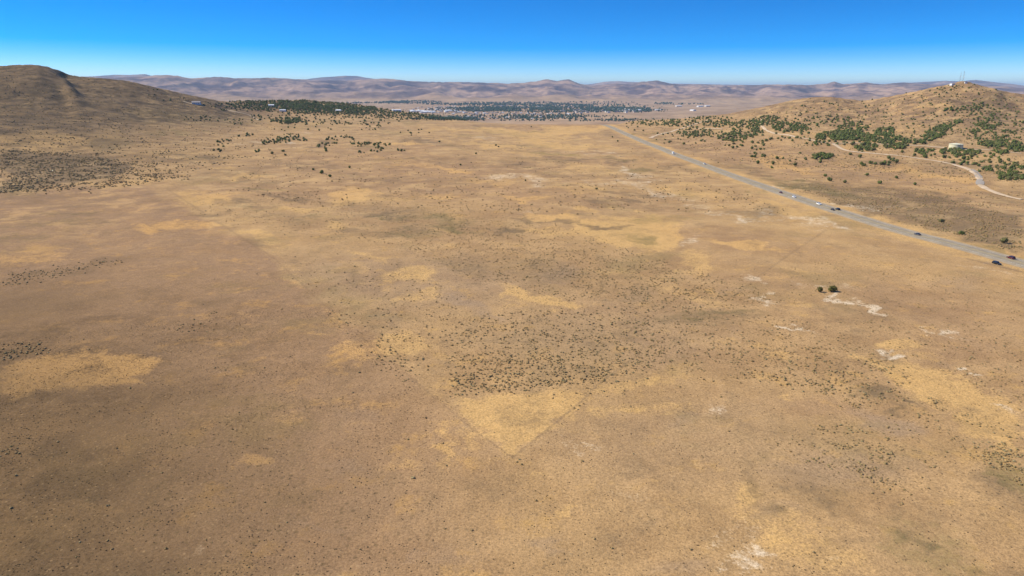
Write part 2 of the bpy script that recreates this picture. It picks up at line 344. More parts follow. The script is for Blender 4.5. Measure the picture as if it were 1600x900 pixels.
for e in [(1315,466,28,4,12,.9),(1365,484,26,7,28,1),(1298,459,10,4,0,.8),(1195,465,22,5,10,.85),(1240,513,28,3,20,.8),(1395,555,20,4,5,.85),(1517,582,15,3,3,.85),(1560,634,36,4,12,.55),
          (1250,343,70,6,10,.6),(1300,352,30,4,14,.6),(1030,300,34,10,25,.6),(1060,310,30,6,20,.55),(1000,288,30,5,20,.45),(1180,436,16,5,20,.7),(1160,430,20,4,0,.5),(1150,850,42,46,15,.45),(1170,870,26,30,0,.55),
          (942,193,13,4,0,1),(1450,520,24,3,20,.5),(1490,525,26,3,18,.5),(960,283,60,4,4,.4),(790,330,60,4,4,.3),(1120,640,30,10,-10,.4),(985,775,40,14,0,.3),(1060,730,60,20,0,.28),(1540,420,50,6,10,.4),(1290,450,60,8,5,.35),
          (1300,870,20,6,0,.3),(905,700,30,14,20,.4),(300,865,50,6,-20,.45),(805,725,20,9,30,.4),(1075,385,14,14,0,.5),(1090,375,12,8,0,.5),(1480,128,10,3,0,.9)]:
    m_ell(white, e)
for e in [(1005,268,24,6,8,.8),(170,222,40,12,0,.5),(690,350,60,9,10,.7),(1000,420,80,12,14,.4),(1110,492,90,7,-3,.5),(300,185,170,14,3,.45),(480,195,60,8,0,.5),(560,190,70,6,0,.5),(800,212,70,5,0,.5),(640,192,30,4,0,.6),
          (1260,292,90,6,12,.75),(1550,392,70,6,16,.7),(1450,860,120,50,30,.45),(1590,745,60,26,30,.6),(1330,800,0.1,.1,0,0),(60,360,160,40,-8,.35),(20,300,60,10,0,.5),(1160,200,100,16,0,.4),(1400,215,100,14,0,.3),(640,365,60,7,6,.5),(520,345,70,6,3,.4)]:
    m_ell(olive, e)
_r = np.random.default_rng(33)
for i in range(150):
    yy = 192 + 190 * _r.uniform(0, 1) ** 1.5; xx = _r.uniform(250, 1600); k_ = (yy - 150) / 100
    if xx > 960 + (yy - 195) * 3.0 and i % 2: continue
    e = (xx, yy, _r.uniform(18, 70) * k_ ** .3, _r.uniform(1.2, 4.5) * k_ ** .8, _r.uniform(-2, 8), _r.uniform(.45, .85))
    m_ell((gold, dark, gold, olive, white)[i % 5] if i % 5 != 4 or i % 3 == 0 else dark, e)
for i in range(70):
    e = (_r.uniform(0, 1600), _r.uniform(420, 900), _r.uniform(10, 45), _r.uniform(4, 16), _r.uniform(-20, 20), _r.uniform(.3, .6))
    m_ell((gold, dark, grey)[i % 3], e)
m_poly(pink, [(-300,300),(240,296),(430,405),(560,520),(670,610),(735,670),(800,714),(900,900),(-400,900),(-400,500)], 1.0, 8)
for e in [(660,265,170,30,3,.75),(740,300,200,16,3,.7),(560,250,140,25,0,.6),(900,252,100,5,3,.6),(880,312,110,8,4,.5),(800,335,90,8,3,.4),(1010,250,60,5,8,.5),(1300,262,260,26,9,.8),(1130,230,90,14,10,.8),(1420,300,120,12,12,.7),(860,195,120,5,0,.6),(420,300,160,14,0,.6),(1180,380,120,14,8,.5),(1420,470,120,30,14,.5),(1500,540,60,20,10,.5),(1300,640,90,14,5,.5),(1060,560,80,14,0,.4),(1200,440,80,12,5,.5)]: m_ell(pink2, e, soft=.8)
for e in [(1040,300,64,9,27,.42),(1110,330,60,8,20,.40),(1210,343,90,7,8,.42),(930,240,60,3,5,.4),(985,272,30,6,30,.7)]: m_ell(white, e, soft=.7)
for e in [(640,440,200,40,5,.5),(720,470,40,10,12,.9),(760,490,30,6,12,.8),(930,520,180,50,0,.4),(1300,730,120,30,0,.6),(1380,660,50,16,20,.8),(1100,690,200,60,0,.3)]: m_ell(grey, e)
for e in [(600,340,220,22,4,1),(760,430,300,60,8,.9),(880,545,220,70,0,.8),(1220,530,190,60,8,.8),(90,262,170,36,-3,.9),(300,300,200,30,0,.5),(1420,320,180,40,14,1),(1320,720,140,50,10,.6),(1450,480,220,70,10,.45),(200,780,420,160,0,.75),(560,860,200,50,0,.5),(1560,760,70,50,20,.8)]:
    m_ell(freck, e, soft=.5)
pink *= sstep(900, 430, PXV); pink = np.maximum(pink, pink2 * .9)
m_line(track, [(262,296),(430,405),(545,512),(640,588),(735,668),(800,714)], 1.5, .42)
m_line(track, [(800,716),(850,675),(905,630),(940,596),(1000,552)], 1.5, .7)
m_line(track, [(1150,460),(1180,436),(1240,393),(1290,360)], 1.2, .55)
m_line(grey, [(1563,404),(1551,407.5),(1536,412)], 1.6, .9)
m_line(track, [(1510,404),(1560,416),(1600,426)], 1.0, .7)
m_line(track, [(1040,620),(1100,655)], 1.2, .35)
ad = np.abs(HD)
cover = np.maximum(sstep(720, -60, PXV) ** .85 * sstep(330, 560, PYV), sstep(520, 20, PXV) * sstep(300, 235, PYV)) * infront  # light fall-off toward the left edge painted into the colour, with low shrubs
verge = sstep(40, 12, ad) * sstep(7.5, 9, ad) * sstep(330, 420, RG)
gold = np.maximum(gold, verge * 0.75)
hill = sstep(10, 50, base) * (RG < 4300)
mount = sstep(11500, 14500, RG)
valley = sstep(2400, 3400, RG) * (1 - sstep(11000, 13500, RG))

# ------------------------------------------------------------------ materials
def new_mat(name):
    m = bpy.data.materials.new(name); m.use_nodes = True; t = m.node_tree; t.nodes.clear()
    o = t.nodes.new("ShaderNodeOutputMaterial"); b = t.nodes.new("ShaderNodeBsdfPrincipled")
    t.links.new(b.outputs[0], o.inputs['Surface'])
    return m, t, b
class NG:
    """short-hand for building node trees"""
    def __init__(s, t): s.t = t
    def n(s, ty, **k):
        x = s.t.nodes.new(ty)
        for a, v in k.items(): setattr(x, a, v)
        return x
    def lk(s, sock, v):
        if isinstance(v, bpy.types.NodeSocket): s.t.links.new(v, sock)
        elif v is not None: sock.default_value = v
    def math(s, op, a, b=None, c=None, clamp=False):
        x = s.n("ShaderNodeMath", operation=op); x.use_clamp = clamp
        s.lk(x.inputs[0], a); s.lk(x.inputs[1], b)
        if c is not None: s.lk(x.inputs[2], c)
        return x.outputs[0]
    def noise(s, vec, scale, detail=4.0, rough=0.55):
        x = s.n("ShaderNodeTexNoise"); s.lk(x.inputs['Vector'], vec)
        x.inputs['Scale'].default_value = scale; x.inputs['Detail'].default_value = detail; x.inputs['Roughness'].default_value = rough
        return x.outputs['Fac']
    def sm(s, v, a, b, to0=0.0, to1=1.0):
        x = s.n("ShaderNodeMapRange", interpolation_type='SMOOTHSTEP'); s.lk(x.inputs['Value'], v)
        for k, q in zip(('From Min', 'From Max', 'To Min', 'To Max'), (a, b, to0, to1)): s.lk(x.inputs[k], q)
        return x.outputs[0]
    def mix(s, f, a, b, mode='MIX'):
        x = s.n("ShaderNodeMix", data_type='RGBA', blend_type=mode)
        s.lk(x.inputs[0], f); s.lk(x.inputs[6], a); s.lk(x.inputs[7], b)
        return x.outputs[2]
    def attr(s, name):
        return s.n("ShaderNodeAttribute", attribute_name=name)
def C(r, g, b): return (r, g, b, 1)

def ground_material():
    m, t, b = new_mat("dry_ground"); g = NG(t)
    pos = g.n("ShaderNodeNewGeometry").outputs['Position']
    A = g.attr("cover_a"); B = g.attr("cover_b"); D = g.attr("cover_c")
    sa = g.n("ShaderNodeSeparateColor"); g.lk(sa.inputs[0], A.outputs['Color'])
    sb = g.n("ShaderNodeSeparateColor"); g.lk(sb.inputs[0], B.outputs['Color'])
    sc_ = g.n("ShaderNodeSeparateColor"); g.lk(sc_.inputs[0], D.outputs['Color'])
    gold_, dark_, white_ = sa.outputs; olive_ = A.outputs['Alpha']
    pink_, freck_, track_ = sb.outputs; grey_ = B.outputs['Alpha']
    hill_, mount_, valley_ = sc_.outputs; lhill_ = D.outputs['Alpha']
    nL = g.noise(pos, 0.006, 5, .6); nM = g.noise(pos, 0.035, 7, .66); nS = g.noise(pos, 0.22, 6, .72); nF = g.noise(pos, 1.3, 4, .75)
    brk = g.math('ADD', g.math('MULTIPLY', nM, .40), g.math('ADD', g.math('MULTIPLY', nS, .35), g.math('MULTIPLY', nF, .25)))
    def edge(mask, k=3.2, a=.22, w=.75):
        v = g.math('ADD', mask, g.math('MULTIPLY', g.math('SUBTRACT', brk, .5), k))
        return g.math('MULTIPLY', g.sm(v, a, a + w), g.sm(mask, 0.02, .35))
    base_ = g.mix(g.sm(nM, .38, .62), C(.290, .184, .090), C(.380, .248, .122))
    base_ = g.mix(g.sm(nL, .4, .64, 0, .6), base_, C(.41, .268, .120))
    base_ = g.mix(g.math('MULTIPLY', pink_, g.sm(nM, .3, .6, .65, .95)), base_, g.mix(g.sm(nS, .35, .65), C(.235, .165, .105), C(.285, .198, .122)))
    base_ = g.mix(g.math('MULTIPLY', hill_, .8), base_, g.mix(g.sm(nM, .40, .60), C(.135, .092, .060), C(.280, .178, .092)))
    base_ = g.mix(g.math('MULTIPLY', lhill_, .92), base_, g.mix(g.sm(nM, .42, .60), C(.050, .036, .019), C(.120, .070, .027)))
    base_ = g.mix(g.math('MULTIPLY', grey_, .7), base_, C(.275, .20, .135))
    col = g.mix(g.math('MULTIPLY', edge(gold_), .86), base_, g.mix(nS, C(.45, .275, .098), C(.54, .36, .155)))
    # stray golden tufts of dry grass and dark low growth everywhere
    nT = g.noise(pos, 0.055, 8, .74)
    col = g.mix(g.sm(nT, .53, .68, 0, .55), col, C(.46, .285, .100))
    mp0 = g.n("ShaderNodeMapping"); g.lk(mp0.inputs['Vector'], pos); mp0.inputs['Location'].default_value = (311, 77, 5)
    nD = g.noise(mp0.outputs[0], 0.045, 8, .74)
    col = g.mix(g.sm(nD, .52, .70, 0, .50), col, C(.18, .128, .072))
    mp1 = g.n("ShaderNodeMapping"); g.lk(mp1.inputs['Vector'], pos); mp1.inputs['Location'].default_value = (-611, 177, 9)
    nO = g.noise(mp1.outputs[0], 0.012, 7, .7)
    col = g.mix(g.sm(nO, .54, .68, 0, .42), col, C(.20, .155, .068))
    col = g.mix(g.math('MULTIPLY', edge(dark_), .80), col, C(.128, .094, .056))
    col = g.mix(g.math('MULTIPLY', edge(olive_), .65), col, C(.140, .118, .045))
    col = g.mix(g.math('MULTIPLY', edge(white_, 5.5, .33, .8), .85), col, C(.58, .49, .36))
    col = g.mix(g.math('MULTIPLY', track_, .8), col, C(.20, .138, .078))
    shade_brush = g.math('MULTIPLY', g.attr('left_shade_brush').outputs['Fac'], g.math('MULTIPLY', g.sm(brk, .36, .56, .98, .66), g.math('SUBTRACT', 1.0, g.math('MULTIPLY', edge(gold_), .36))))
    col = g.mix(g.math('MULTIPLY', shade_brush, .95), col, g.mix(g.sm(nM, .4, .6), C(.072, .050, .025), C(.145, .096, .045)))  # painted left-side shading, mixed with dark shrub tones
    pt = g.math('MULTIPLY', g.attr('patchy').outputs['Fac'], g.math('MULTIPLY', g.math('SUBTRACT', 1.0, g.math('MULTIPLY', gold_, .6)), g.math('SUBTRACT', 1.0, g.math('MULTIPLY', g.attr('left_shade_brush').outputs['Fac'], .75))))
    mp2 = g.n("ShaderNodeMapping"); g.lk(mp2.inputs['Vector'], pos); mp2.inputs['Location'].default_value = (91, -377, 2)
    nP = g.noise(mp2.outputs[0], 0.024, 9, .78); nQ2 = g.noise(mp2.outputs[0], 0.007, 9, .74)
    col = g.mix(g.math('MULTIPLY', pt, g.sm(nP, .52, .64, 0, .42)), col, C(.150, .105, .062))
    col = g.mix(g.math('MULTIPLY', pt, g.sm(nP, .51, .39, 0, .55)), col, C(.49, .34, .165))
    col = g.mix(g.math('MULTIPLY', pt, g.sm(nQ2, .53, .63, 0, .36)), col, C(.195, .135, .075))
    # fine grain of litter, stones and dead grass
    nG = g.noise(pos, 3.0, 2, .6)
    gr = g.math('ADD', g.math('MULTIPLY', nF, .6), g.math('MULTIPLY', nG, .4)); gm = g.sm(gr, .33, .67, .70, 1.30); gc = g.n("ShaderNodeCombineColor")
    for i in range(3): g.lk(gc.inputs[i], gm)
    col = g.mix(1.0, col, gc.outputs[0], 'MULTIPLY')
    # small plants: dark dots, denser where the shrubs grow
    def dots(scale, lo, hi, rnd):
        v = g.n("ShaderNodeTexVoronoi"); g.lk(v.inputs['Vector'], pos); v.inputs['Scale'].default_value = scale; v.inputs['Randomness'].default_value = 1.0
        sv = g.n("ShaderNodeSeparateColor"); g.lk(sv.inputs[0], v.outputs['Color'])
        return g.math('MULTIPLY', g.sm(v.outputs['Distance'], hi, lo), g.math('LESS_THAN', sv.outputs[0], rnd))
    d1 = dots(.45, .14, .32, g.math('ADD', .08, g.math('MULTIPLY', freck_, .55)))
    d2 = dots(1.3, .22, .44, g.math('ADD', .26, g.math('MULTIPLY', freck_, .3)))
    d3 = dots(.85, .16, .34, .20)
    d4 = dots(.13, .13, .30, .42)
    notfar = g.math('SUBTRACT', 1.0, mount_)
    col = g.mix(g.math('MULTIPLY', g.math('MULTIPLY', d1, notfar), g.sm(freck_, 0, .8, .35, .65)), col, C(.115, .085, .045))
    col = g.mix(g.math('MULTIPLY', d2, .5), col, C(.135, .098, .056))
    col = g.mix(g.math('MULTIPLY', d3, .22), col, C(.48, .36, .20))
    col = g.mix(g.math('MULTIPLY', g.math('MULTIPLY', d4, notfar), g.math('ADD', g.math('MULTIPLY', hill_, .55), g.math('MULTIPLY', freck_, .22))), col, C(.075, .062, .030))
    # valley floor and far ranges
    nV = g.noise(pos, 0.0016, 6, .6); nW = g.noise(pos, 0.005, 5, .65)
    vcol = g.mix(g.sm(nW, .4, .6), C(.22, .15, .095), C(.37, .26, .16))
    vcol = g.mix(g.sm(nV, .52, .64, 0, .7), vcol, C(.40, .29, .19))
    col = g.mix(g.math('MULTIPLY', valley_, .85), col, vcol)
    mp = g.n("ShaderNodeMapping"); g.lk(mp.inputs['Vector'], pos); mp.inputs['Scale'].default_value = (1, .7, 3)
    nR = g.noise(mp.outputs[0], 0.0013, 7, .62); nQ = g.noise(mp.outputs[0], 0.0042, 6, .65)
    mcol = g.mix(g.sm(nR, .40, .58), C(.100, .068, .062), C(.37, .25, .165))
    mcol = g.mix(g.sm(nQ, .47, .62, 0, .75), mcol, C(.15, .098, .082))
    col = g.mix(mount_, col, mcol)
    col = g.mix(1.0, col, g.mix(mount_, C(1.17, 1.10, .99), C(1.06, 1.0, .95)), 'MULTIPLY')
    col = g.mix(pink_, col, g.mix(1.0, col, C(1.03, .95, .86), 'MULTIPLY'))
    g.lk(b.inputs['Base Color'], col); b.inputs['Roughness'].default_value = .95; b.inputs['Specular IOR Level'].default_value = .1
    bp = g.n("ShaderNodeBump"); bp.inputs['Strength'].default_value = .55; bp.inputs['Distance'].default_value = .5
    g.lk(bp.inputs['Height'], g.math('ADD', nS, g.math('MULTIPLY', nF, .5))); g.lk(b.inputs['Normal'], bp.outputs[0])
    return m
M_GROUND = ground_material()
def plain_mat(name, c1, c2, scale=1.0, rough=.9, spec=.2, metal=0.0):
    m, t, b = new_mat(name); g = NG(t); pos = g.n("ShaderNodeTexCoord").outputs['Object']
    g.lk(b.inputs['Base Color'], g.mix(g.sm(g.noise(pos, scale, 5), .3, .7), C(*c1), C(*c2)))
    b.inputs['Roughness'].default_value = rough; b.inputs['Specular IOR Level'].default_value = spec; b.inputs['Metallic'].default_value = metal
    return m
def foliage_mat(name, cols, trans=0.15):
    m, t, b = new_mat(name); g = NG(t)
    rnd = g.math('FRACT', g.math('ADD', g.attr("tint").outputs['Fac'], g.n("ShaderNodeObjectInfo").outputs['Random']))
    leaf = g.attr("leaf").outputs['Fac']
    r = g.n("ShaderNodeValToRGB"); r.color_ramp.elements[0].color = C(*cols[0]); r.color_ramp.elements[1].color = C(*cols[-1])
    for i, c in enumerate(cols[1:-1]):
        e = r.color_ramp.elements.new((i + 1) / (len(cols) - 1)); e.color = C(*c)
    g.lk(r.inputs[0], rnd)
    lm = g.sm(leaf, 0, 1, .72, 1.30); cc = g.n("ShaderNodeCombineColor")
    for i in range(3): g.lk(cc.inputs[i], lm)
    g.lk(b.inputs['Base Color'], g.mix(1.0, r.outputs[0], cc.outputs[0], 'MULTIPLY'))
    b.inputs['Roughness'].default_value = .8; b.inputs['Specular IOR Level'].default_value = .15
    return m
M_SAGE = foliage_mat("sagebrush_leaves", [(.31, .205, .082), (.37, .25, .11), (.28, .215, .09), (.41, .275, .125), (.31, .26, .13)])
M_TUFT = foliage_mat("dwarf_shrub_leaves", [(.115, .082, .042), (.15, .105, .055), (.125, .096, .046), (.175, .122, .065)])
M_JUN = foliage_mat("juniper_needles", [(.098, .125, .028), (.130, .155, .038), (.108, .130, .032), (.14, .145, .048), (.165, .15, .055)])
M_BUSH = foliage_mat("yellow_green_leaves", [(.120, .110, .028), (.15, .13, .032)])
M_TOWN = foliage_mat("broadleaf_crowns", [(.050, .085, .048), (.068, .105, .055), (.045, .075, .046)])
M_BARK = plain_mat("grey_bark", (.11, .085, .065), (.19, .15, .115), 3)

# ------------------------------------------------------------------ mesh builders
def mesh_obj(name, verts, faces, mat, parent=None, smooth=False, attrs=None, link=True):
    me = bpy.data.meshes.new(name)
    verts = np.asarray(verts, np.float32)
    if isinstance(faces, np.ndarray):
        nf, k = faces.shape
        me.vertices.add(len(verts)); me.vertices.foreach_set("co", verts.ravel())
        me.loops.add(nf * k); me.loops.foreach_set("vertex_index", faces.astype(np.int32).ravel())
        me.polygons.add(nf); me.polygons.foreach_set("loop_start", np.arange(0, nf * k, k, dtype=np.int32))
        me.update(calc_edges=True)
    else:
        me.from_pydata([tuple(map(float, v)) for v in verts], [], faces); me.update()
    if smooth: me.polygons.foreach_set("use_smooth", np.ones(len(me.polygons), bool))
    for k, v in (attrs or {}).items():
        if v.ndim == 2:
            a = me.color_attributes.new(k, 'FLOAT_COLOR', 'POINT'); a.data.foreach_set("color", v.astype(np.float32).ravel())
        else:
            a = me.attributes.new(k, 'FLOAT', 'POINT'); a.data.foreach_set("value", v.astype(np.float32).ravel())
    for mm in (mat if isinstance(mat, (list, tuple)) else [mat]): me.materials.append(mm)
    o = bpy.data.objects.new(name, me)
    if link: COL.objects.link(o)
    if parent: o.parent = parent
    return o
def tag(o, label=None, cat=None, group=None, kind=None):
    if label: o['label'] = label
    if cat: o['category'] = cat
    if group: o['group'] = group
    if kind: o['kind'] = kind
    return o
def empty(name, loc, rz=0.0):
    o = bpy.data.objects.new(name, None); COL.objects.link(o); o.location = tuple(map(float, loc)); o.rotation_euler = (0, 0, rz)
    o.empty_display_size = 1.0
    return o
class MB:
    def __init__(s): s.v = []; s.f = []; s.mi = []
    def add(s, v, f, mi=0):
        k = len(s.v); s.v += [tuple(p) for p in v]; s.f += [tuple(i + k for i in q) for q in f]; s.mi += [mi] * len(f)
    def box(s, c, d, mi=0, taper=1.0):
        x, y, z = c; a, b, e = d[0] / 2, d[1] / 2, d[2] / 2; t = taper
        s.add([(x-a,y-b,z-e),(x+a,y-b,z-e),(x+a,y+b,z-e),(x-a,y+b,z-e),(x-a*t,y-b*t,z+e),(x+a*t,y-b*t,z+e),(x+a*t,y+b*t,z+e),(x-a*t,y+b*t,z+e)],
              [(3,2,1,0),(4,5,6,7),(0,1,5,4),(1,2,6,5),(2,3,7,6),(3,0,4,7)], mi)
    def tube(s, p, q, r0, r1=None, n=8, mi=0, caps=True):
        p = Vector(p); q = Vector(q); r1 = r0 if r1 is None else r1
        d = (q - p).normalized(); a = d.orthogonal().normalized(); b = d.cross(a)
        ring = lambda c, r: [tuple(c + (a * math.cos(2*math.pi*i/n) + b * math.sin(2*math.pi*i/n)) * r) for i in range(n)]
        f = [(i, (i+1) % n, n + (i+1) % n, n + i) for i in range(n)]
        if caps: f += [tuple(range(n-1, -1, -1)), tuple(range(n, 2*n))]
        s.add(ring(p, r0) + ring(q, r1), f, mi)
    def lathe(s, prof, n=24, mi=0):
        v = []; f = []
        for r_, z_ in prof: v += [(r_*math.cos(2*math.pi*i/n), r_*math.sin(2*math.pi*i/n), z_) for i in range(n)]
        for k in range(len(prof) - 1):
            f += [(k*n+i, k*n+(i+1) % n, (k+1)*n+(i+1) % n, (k+1)*n+i) for i in range(n)]
        s.add(v, f, mi)
    def prism(s, prof, x0, x1, mi=0):            # side profile in (y, z), extruded along x
        n = len(prof)
        s.add([(x0, y, z) for y, z in prof] + [(x1, y, z) for y, z in prof],
              [(i, (i+1) % n, n+(i+1) % n, n+i) for i in range(n)] + [tuple(range(n-1, -1, -1)), tuple(range(n, 2*n))], mi)
    def build(s, name, mat, parent=None, smooth=False, link=True):
        o = mesh_obj(name, np.array(s.v), s.f, mat, parent, smooth, link=link)
        if max(s.mi + [0]): o.data.polygons.foreach_set("material_index", s.mi); o.data.update()
        return o

# ------------------------------------------------------------------ terrain sheets
idx = np.arange(NR * NA).reshape(NR, NA)
jn = np.concatenate([np.arange(1, NA), [0]])
quads = np.stack([idx[:-1, :], idx[:-1, jn], idx[1:, jn], idx[1:, :]], -1)   # (NR-1) x NA x 4, closed all the way round
quads = quads[..., ::-1]
VV = np.stack([X, Y, Z], -1).reshape(-1, 3)
CA = np.stack([gold, dark, white, olive], -1).reshape(-1, 4); CB = np.stack([pink, freck, track, grey], -1).reshape(-1, 4)
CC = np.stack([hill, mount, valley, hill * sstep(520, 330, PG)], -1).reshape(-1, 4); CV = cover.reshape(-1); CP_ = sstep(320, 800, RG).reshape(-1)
rq = RG[:-1]; pq = PG[:-1]; bq = base[:-1]
lefthill = (pq < 430) & (bq > 14) & (rq < 4500)
righthill = (pq > 985) & (bq > 5) & (rq < 4500) & (rq > 1000)
mountains = rq > 12300
farm = rq > 23500
plainm = ~(lefthill | righthill | mountains)
def sheet(name, mask, label):
    q = quads[mask].reshape(-1, 4); u, inv = np.unique(q, return_inverse=True)
    o = mesh_obj(name, VV[u], inv.reshape(-1, 4), M_GROUND, None, True, {"cover_a": CA[u], "cover_b": CB[u], "cover_c": CC[u], "left_shade_brush": CV[u], "patchy": CP_[u]})
    tag(o, label, None, None, 'structure'); return o
sheet("ground", plainm, "dry tan plain of grass and sagebrush running down to the valley")
sheet("hill", lefthill, "broad brown hill rising at the left with a rounded summit")
sheet("hill", righthill, "brushy brown hill with two summits beyond the highway")
sheet("mountains", mountains & ~farm, "long hazy pinkish range across the valley")
sheet("mountains", farm, "far blue range showing over the nearer mountains")

# ------------------------------------------------------------------ roads
M_ASPH = plain_mat("worn_asphalt", (.27, .215, .140), (.34, .275, .18), .15, .9)
M_LINEW = plain_mat("white_road_paint", (.6, .58, .52), (.7, .68, .62), 1)
M_LINEY = plain_mat("yellow_road_paint", (.5, .36, .08), (.58, .42, .12), 1)
M_DIRT = plain_mat("pale_dirt", (.50, .36, .215), (.62, .46, .29), .12, .95)
M_SHOULDER = plain_mat("dusty_gravel", (.33, .25, .155), (.44, .33, .20), .12, .95)
M_GRAVEL = plain_mat("grey_gravel", (.30, .255, .20), (.38, .32, .25), .3, .95)
def ribbon(name, pts, offs, lift, mat, z=None, kind='structure', label=None):
    p = np.asarray(pts)[:, :2]; t = np.gradient(p, axis=0); t /= np.linalg.norm(t, axis=1)[:, None]; nrm = np.stack([t[:, 1], -t[:, 0]], 1)
    cols = []
    for o_, l_ in zip(offs, lift):
        q = p + nrm * (o_ if np.ndim(o_) == 0 else np.asarray(o_)[:, None])
        zz = (height(q[:, 0], q[:, 1]) if z is None else z) + l_
        cols.append(np.column_stack([q, zz]))
    v = np.stack(cols, 1); n, k = v.shape[:2]; ii = np.arange(n * k).reshape(n, k)
    f = np.stack([ii[:-1, :-1], ii[:-1, 1:], ii[1:, 1:], ii[1:, :-1]], -1).reshape(-1, 4)
    o = mesh_obj(name, v.reshape(-1, 3), f, mat, None, True); tag(o, label, None, None, kind); return o
HZR = np.interp(HW[:, 1], np.sort(HW[:, 1]), hz_[np.argsort(HW[:, 1])])
ribbon("road", HW, (-7.0, -5.6, -3.0, 0, 3.0, 5.6, 7.0), (-.12, .06, .10, .13, .10, .06, -.12), M_ASPH, HZR, label="grey two way highway running straight from the pass to the right edge")
for a in (-7.7, 7.7):
    ribbon("road_shoulder", HW, (a - 2.0, a, a + 2.0), (-.10, -.03, -.10), M_SHOULDER, HZR, label="dusty gravel shoulder along the highway")
for k, (a, mt) in enumerate(((-5.0, M_LINEW), (5.0, M_LINEW), (-.22, M_LINEY), (.22, M_LINEY))):
    ribbon("road_marking", HW, (a - .09, a + .09), (.135, .135) if abs(a) < 1 else (.082, .082), mt, HZR)
tracks = [
 ([(1016,216),(1025,211.5),(1045,206.5),(1070,199),(1090,192.5),(1108,187)], 8, M_DIRT, "pale dirt track climbing through the junipers right of the pass"),
 ([(1085,201),(1110,200.5),(1130,202)], 6, M_DIRT, "short dirt spur on the wooded slope"),
 ([(1192,186),(1188,195),(1200,206),(1230,211.5),(1260,217),(1285,223),(1305,224.5),(1345,223),(1380,225.5),(1420,227),(1450,228.5),(1480,231)], 6, M_DIRT, "pale dirt road along the foot of the hill to the tank"),
 ([(1303,225),(1312,232),(1335,237.5),(1375,241),(1420,245),(1460,251),(1500,260),(1517,266),(1527,273),(1531,281)], 6.5, M_DIRT, "dirt road curving below the tank to the right"),
 ([(1517,265),(1527,272),(1531,280),(1531,289)], 7, M_GRAVEL, "grey gravel bend on the slope at the right"),
 ([(1531,289),(1542,296),(1565,305),(1600,313)], 6, M_DIRT, "dirt road leaving the gravel bend to the right"),
 ([(1478,233),(1490,236.5),(1520,233),(1560,236),(1600,240)], 5, M_DIRT, "dirt road passing in front of the tank"),
 ([(352,171),(372,176),(392,180),(405,188)], 6, M_DIRT, "dirt road coming off the left hill toward the woods"),
 ([(286,158),(300,162),(320,165)], 5, M_DIRT, "pale graded pad by the white house on the hill"),
]
for pts, wd, mt, lab in tracks:
    h_ = [hit(*p) for p in pts]; h_ = [q[:2] for q in h_ if q is not None]
    if len(h_) < 2: continue
    P = resample(h_, 4.0)
    wv = wd / 2 * (1 + .22 * np.sin(np.arange(len(P)) * .37) * np.cos(np.arange(len(P)) * .13))
    ribbon("dirt_track", P, (-wv, -wv * .4, wv * .4, wv), (.35, .65, .65, .35), mt, label=lab)

# ------------------------------------------------------------------ plants
def icos(sub):
    import bmesh
    bm = bmesh.new(); bmesh.ops.create_icosphere(bm, subdivisions=sub, radius=1)
    v = np.array([p.co[:] for p in bm.verts]); f = np.array([[q.index for q in p.verts] for p in bm.faces]); bm.free(); return v, f
ICO1, ICO2 = icos(1), icos(2)
def clump(n_leaf, size, leaf, lobes, seed, core=ICO1, core_s=.8, flat=.75, spread=.45):
    """a crown: an uneven core and leaf sprays all through several lobes; base at z = 0"""
    r_ = np.random.default_rng(seed); V = []; Fc = []; L = []; k = 0
    cent = []
    for i in range(lobes):
        a = r_.uniform(0, 2*math.pi); d = spread * size * math.sqrt(r_.uniform(0, 1)) if lobes > 1 else 0
        s = size * r_.uniform(.55, .85) if lobes > 1 else size
        cent.append((d*math.cos(a), d*math.sin(a), r_.uniform(.5, .95) * s * flat, s))
    for (cx, cy, cz_, s) in cent:
        v, f = core
        vv = v * (1 + .30 * r_.standard_normal((len(v), 1)).clip(-1.2, 1.2)) * core_s * s * [1, 1, flat] + [cx, cy, cz_]
        vv[:, 2] = np.maximum(vv[:, 2], 0.0)
        V.append(vv); Fc.append(f + k); k += len(v); L.append(r_.uniform(.1, .6, len(v)))
    for i in range(n_leaf):
        cx, cy, cz_, s = cent[r_.integers(len(cent))]
        d = r_.standard_normal(3); d /= np.linalg.norm(d); d[2] = abs(d[2]) * 1.1 - .25
        p = np.array([cx, cy, cz_]) + d * s * r_.uniform(.7, 1.12) * [1, 1, flat]
        p[2] = max(p[2], .03 * size)
        t = r_.standard_normal(3); t -= d * (t @ d) * .6; t /= np.linalg.norm(t); b_ = np.cross(d, t)
        q = leaf * r_.uniform(.6, 1.3)
        V.append(np.array([p + t*q, p - t*q*.6 + b_*q*.7, p - t*q*.5 - b_*q*.8 + d*q*.35])); Fc.append(np.array([[k, k+1, k+2]])); k += 3
        L.append(np.full(3, r_.uniform(0, 1)))
    return np.vstack(V), np.vstack(Fc), np.concatenate(L)
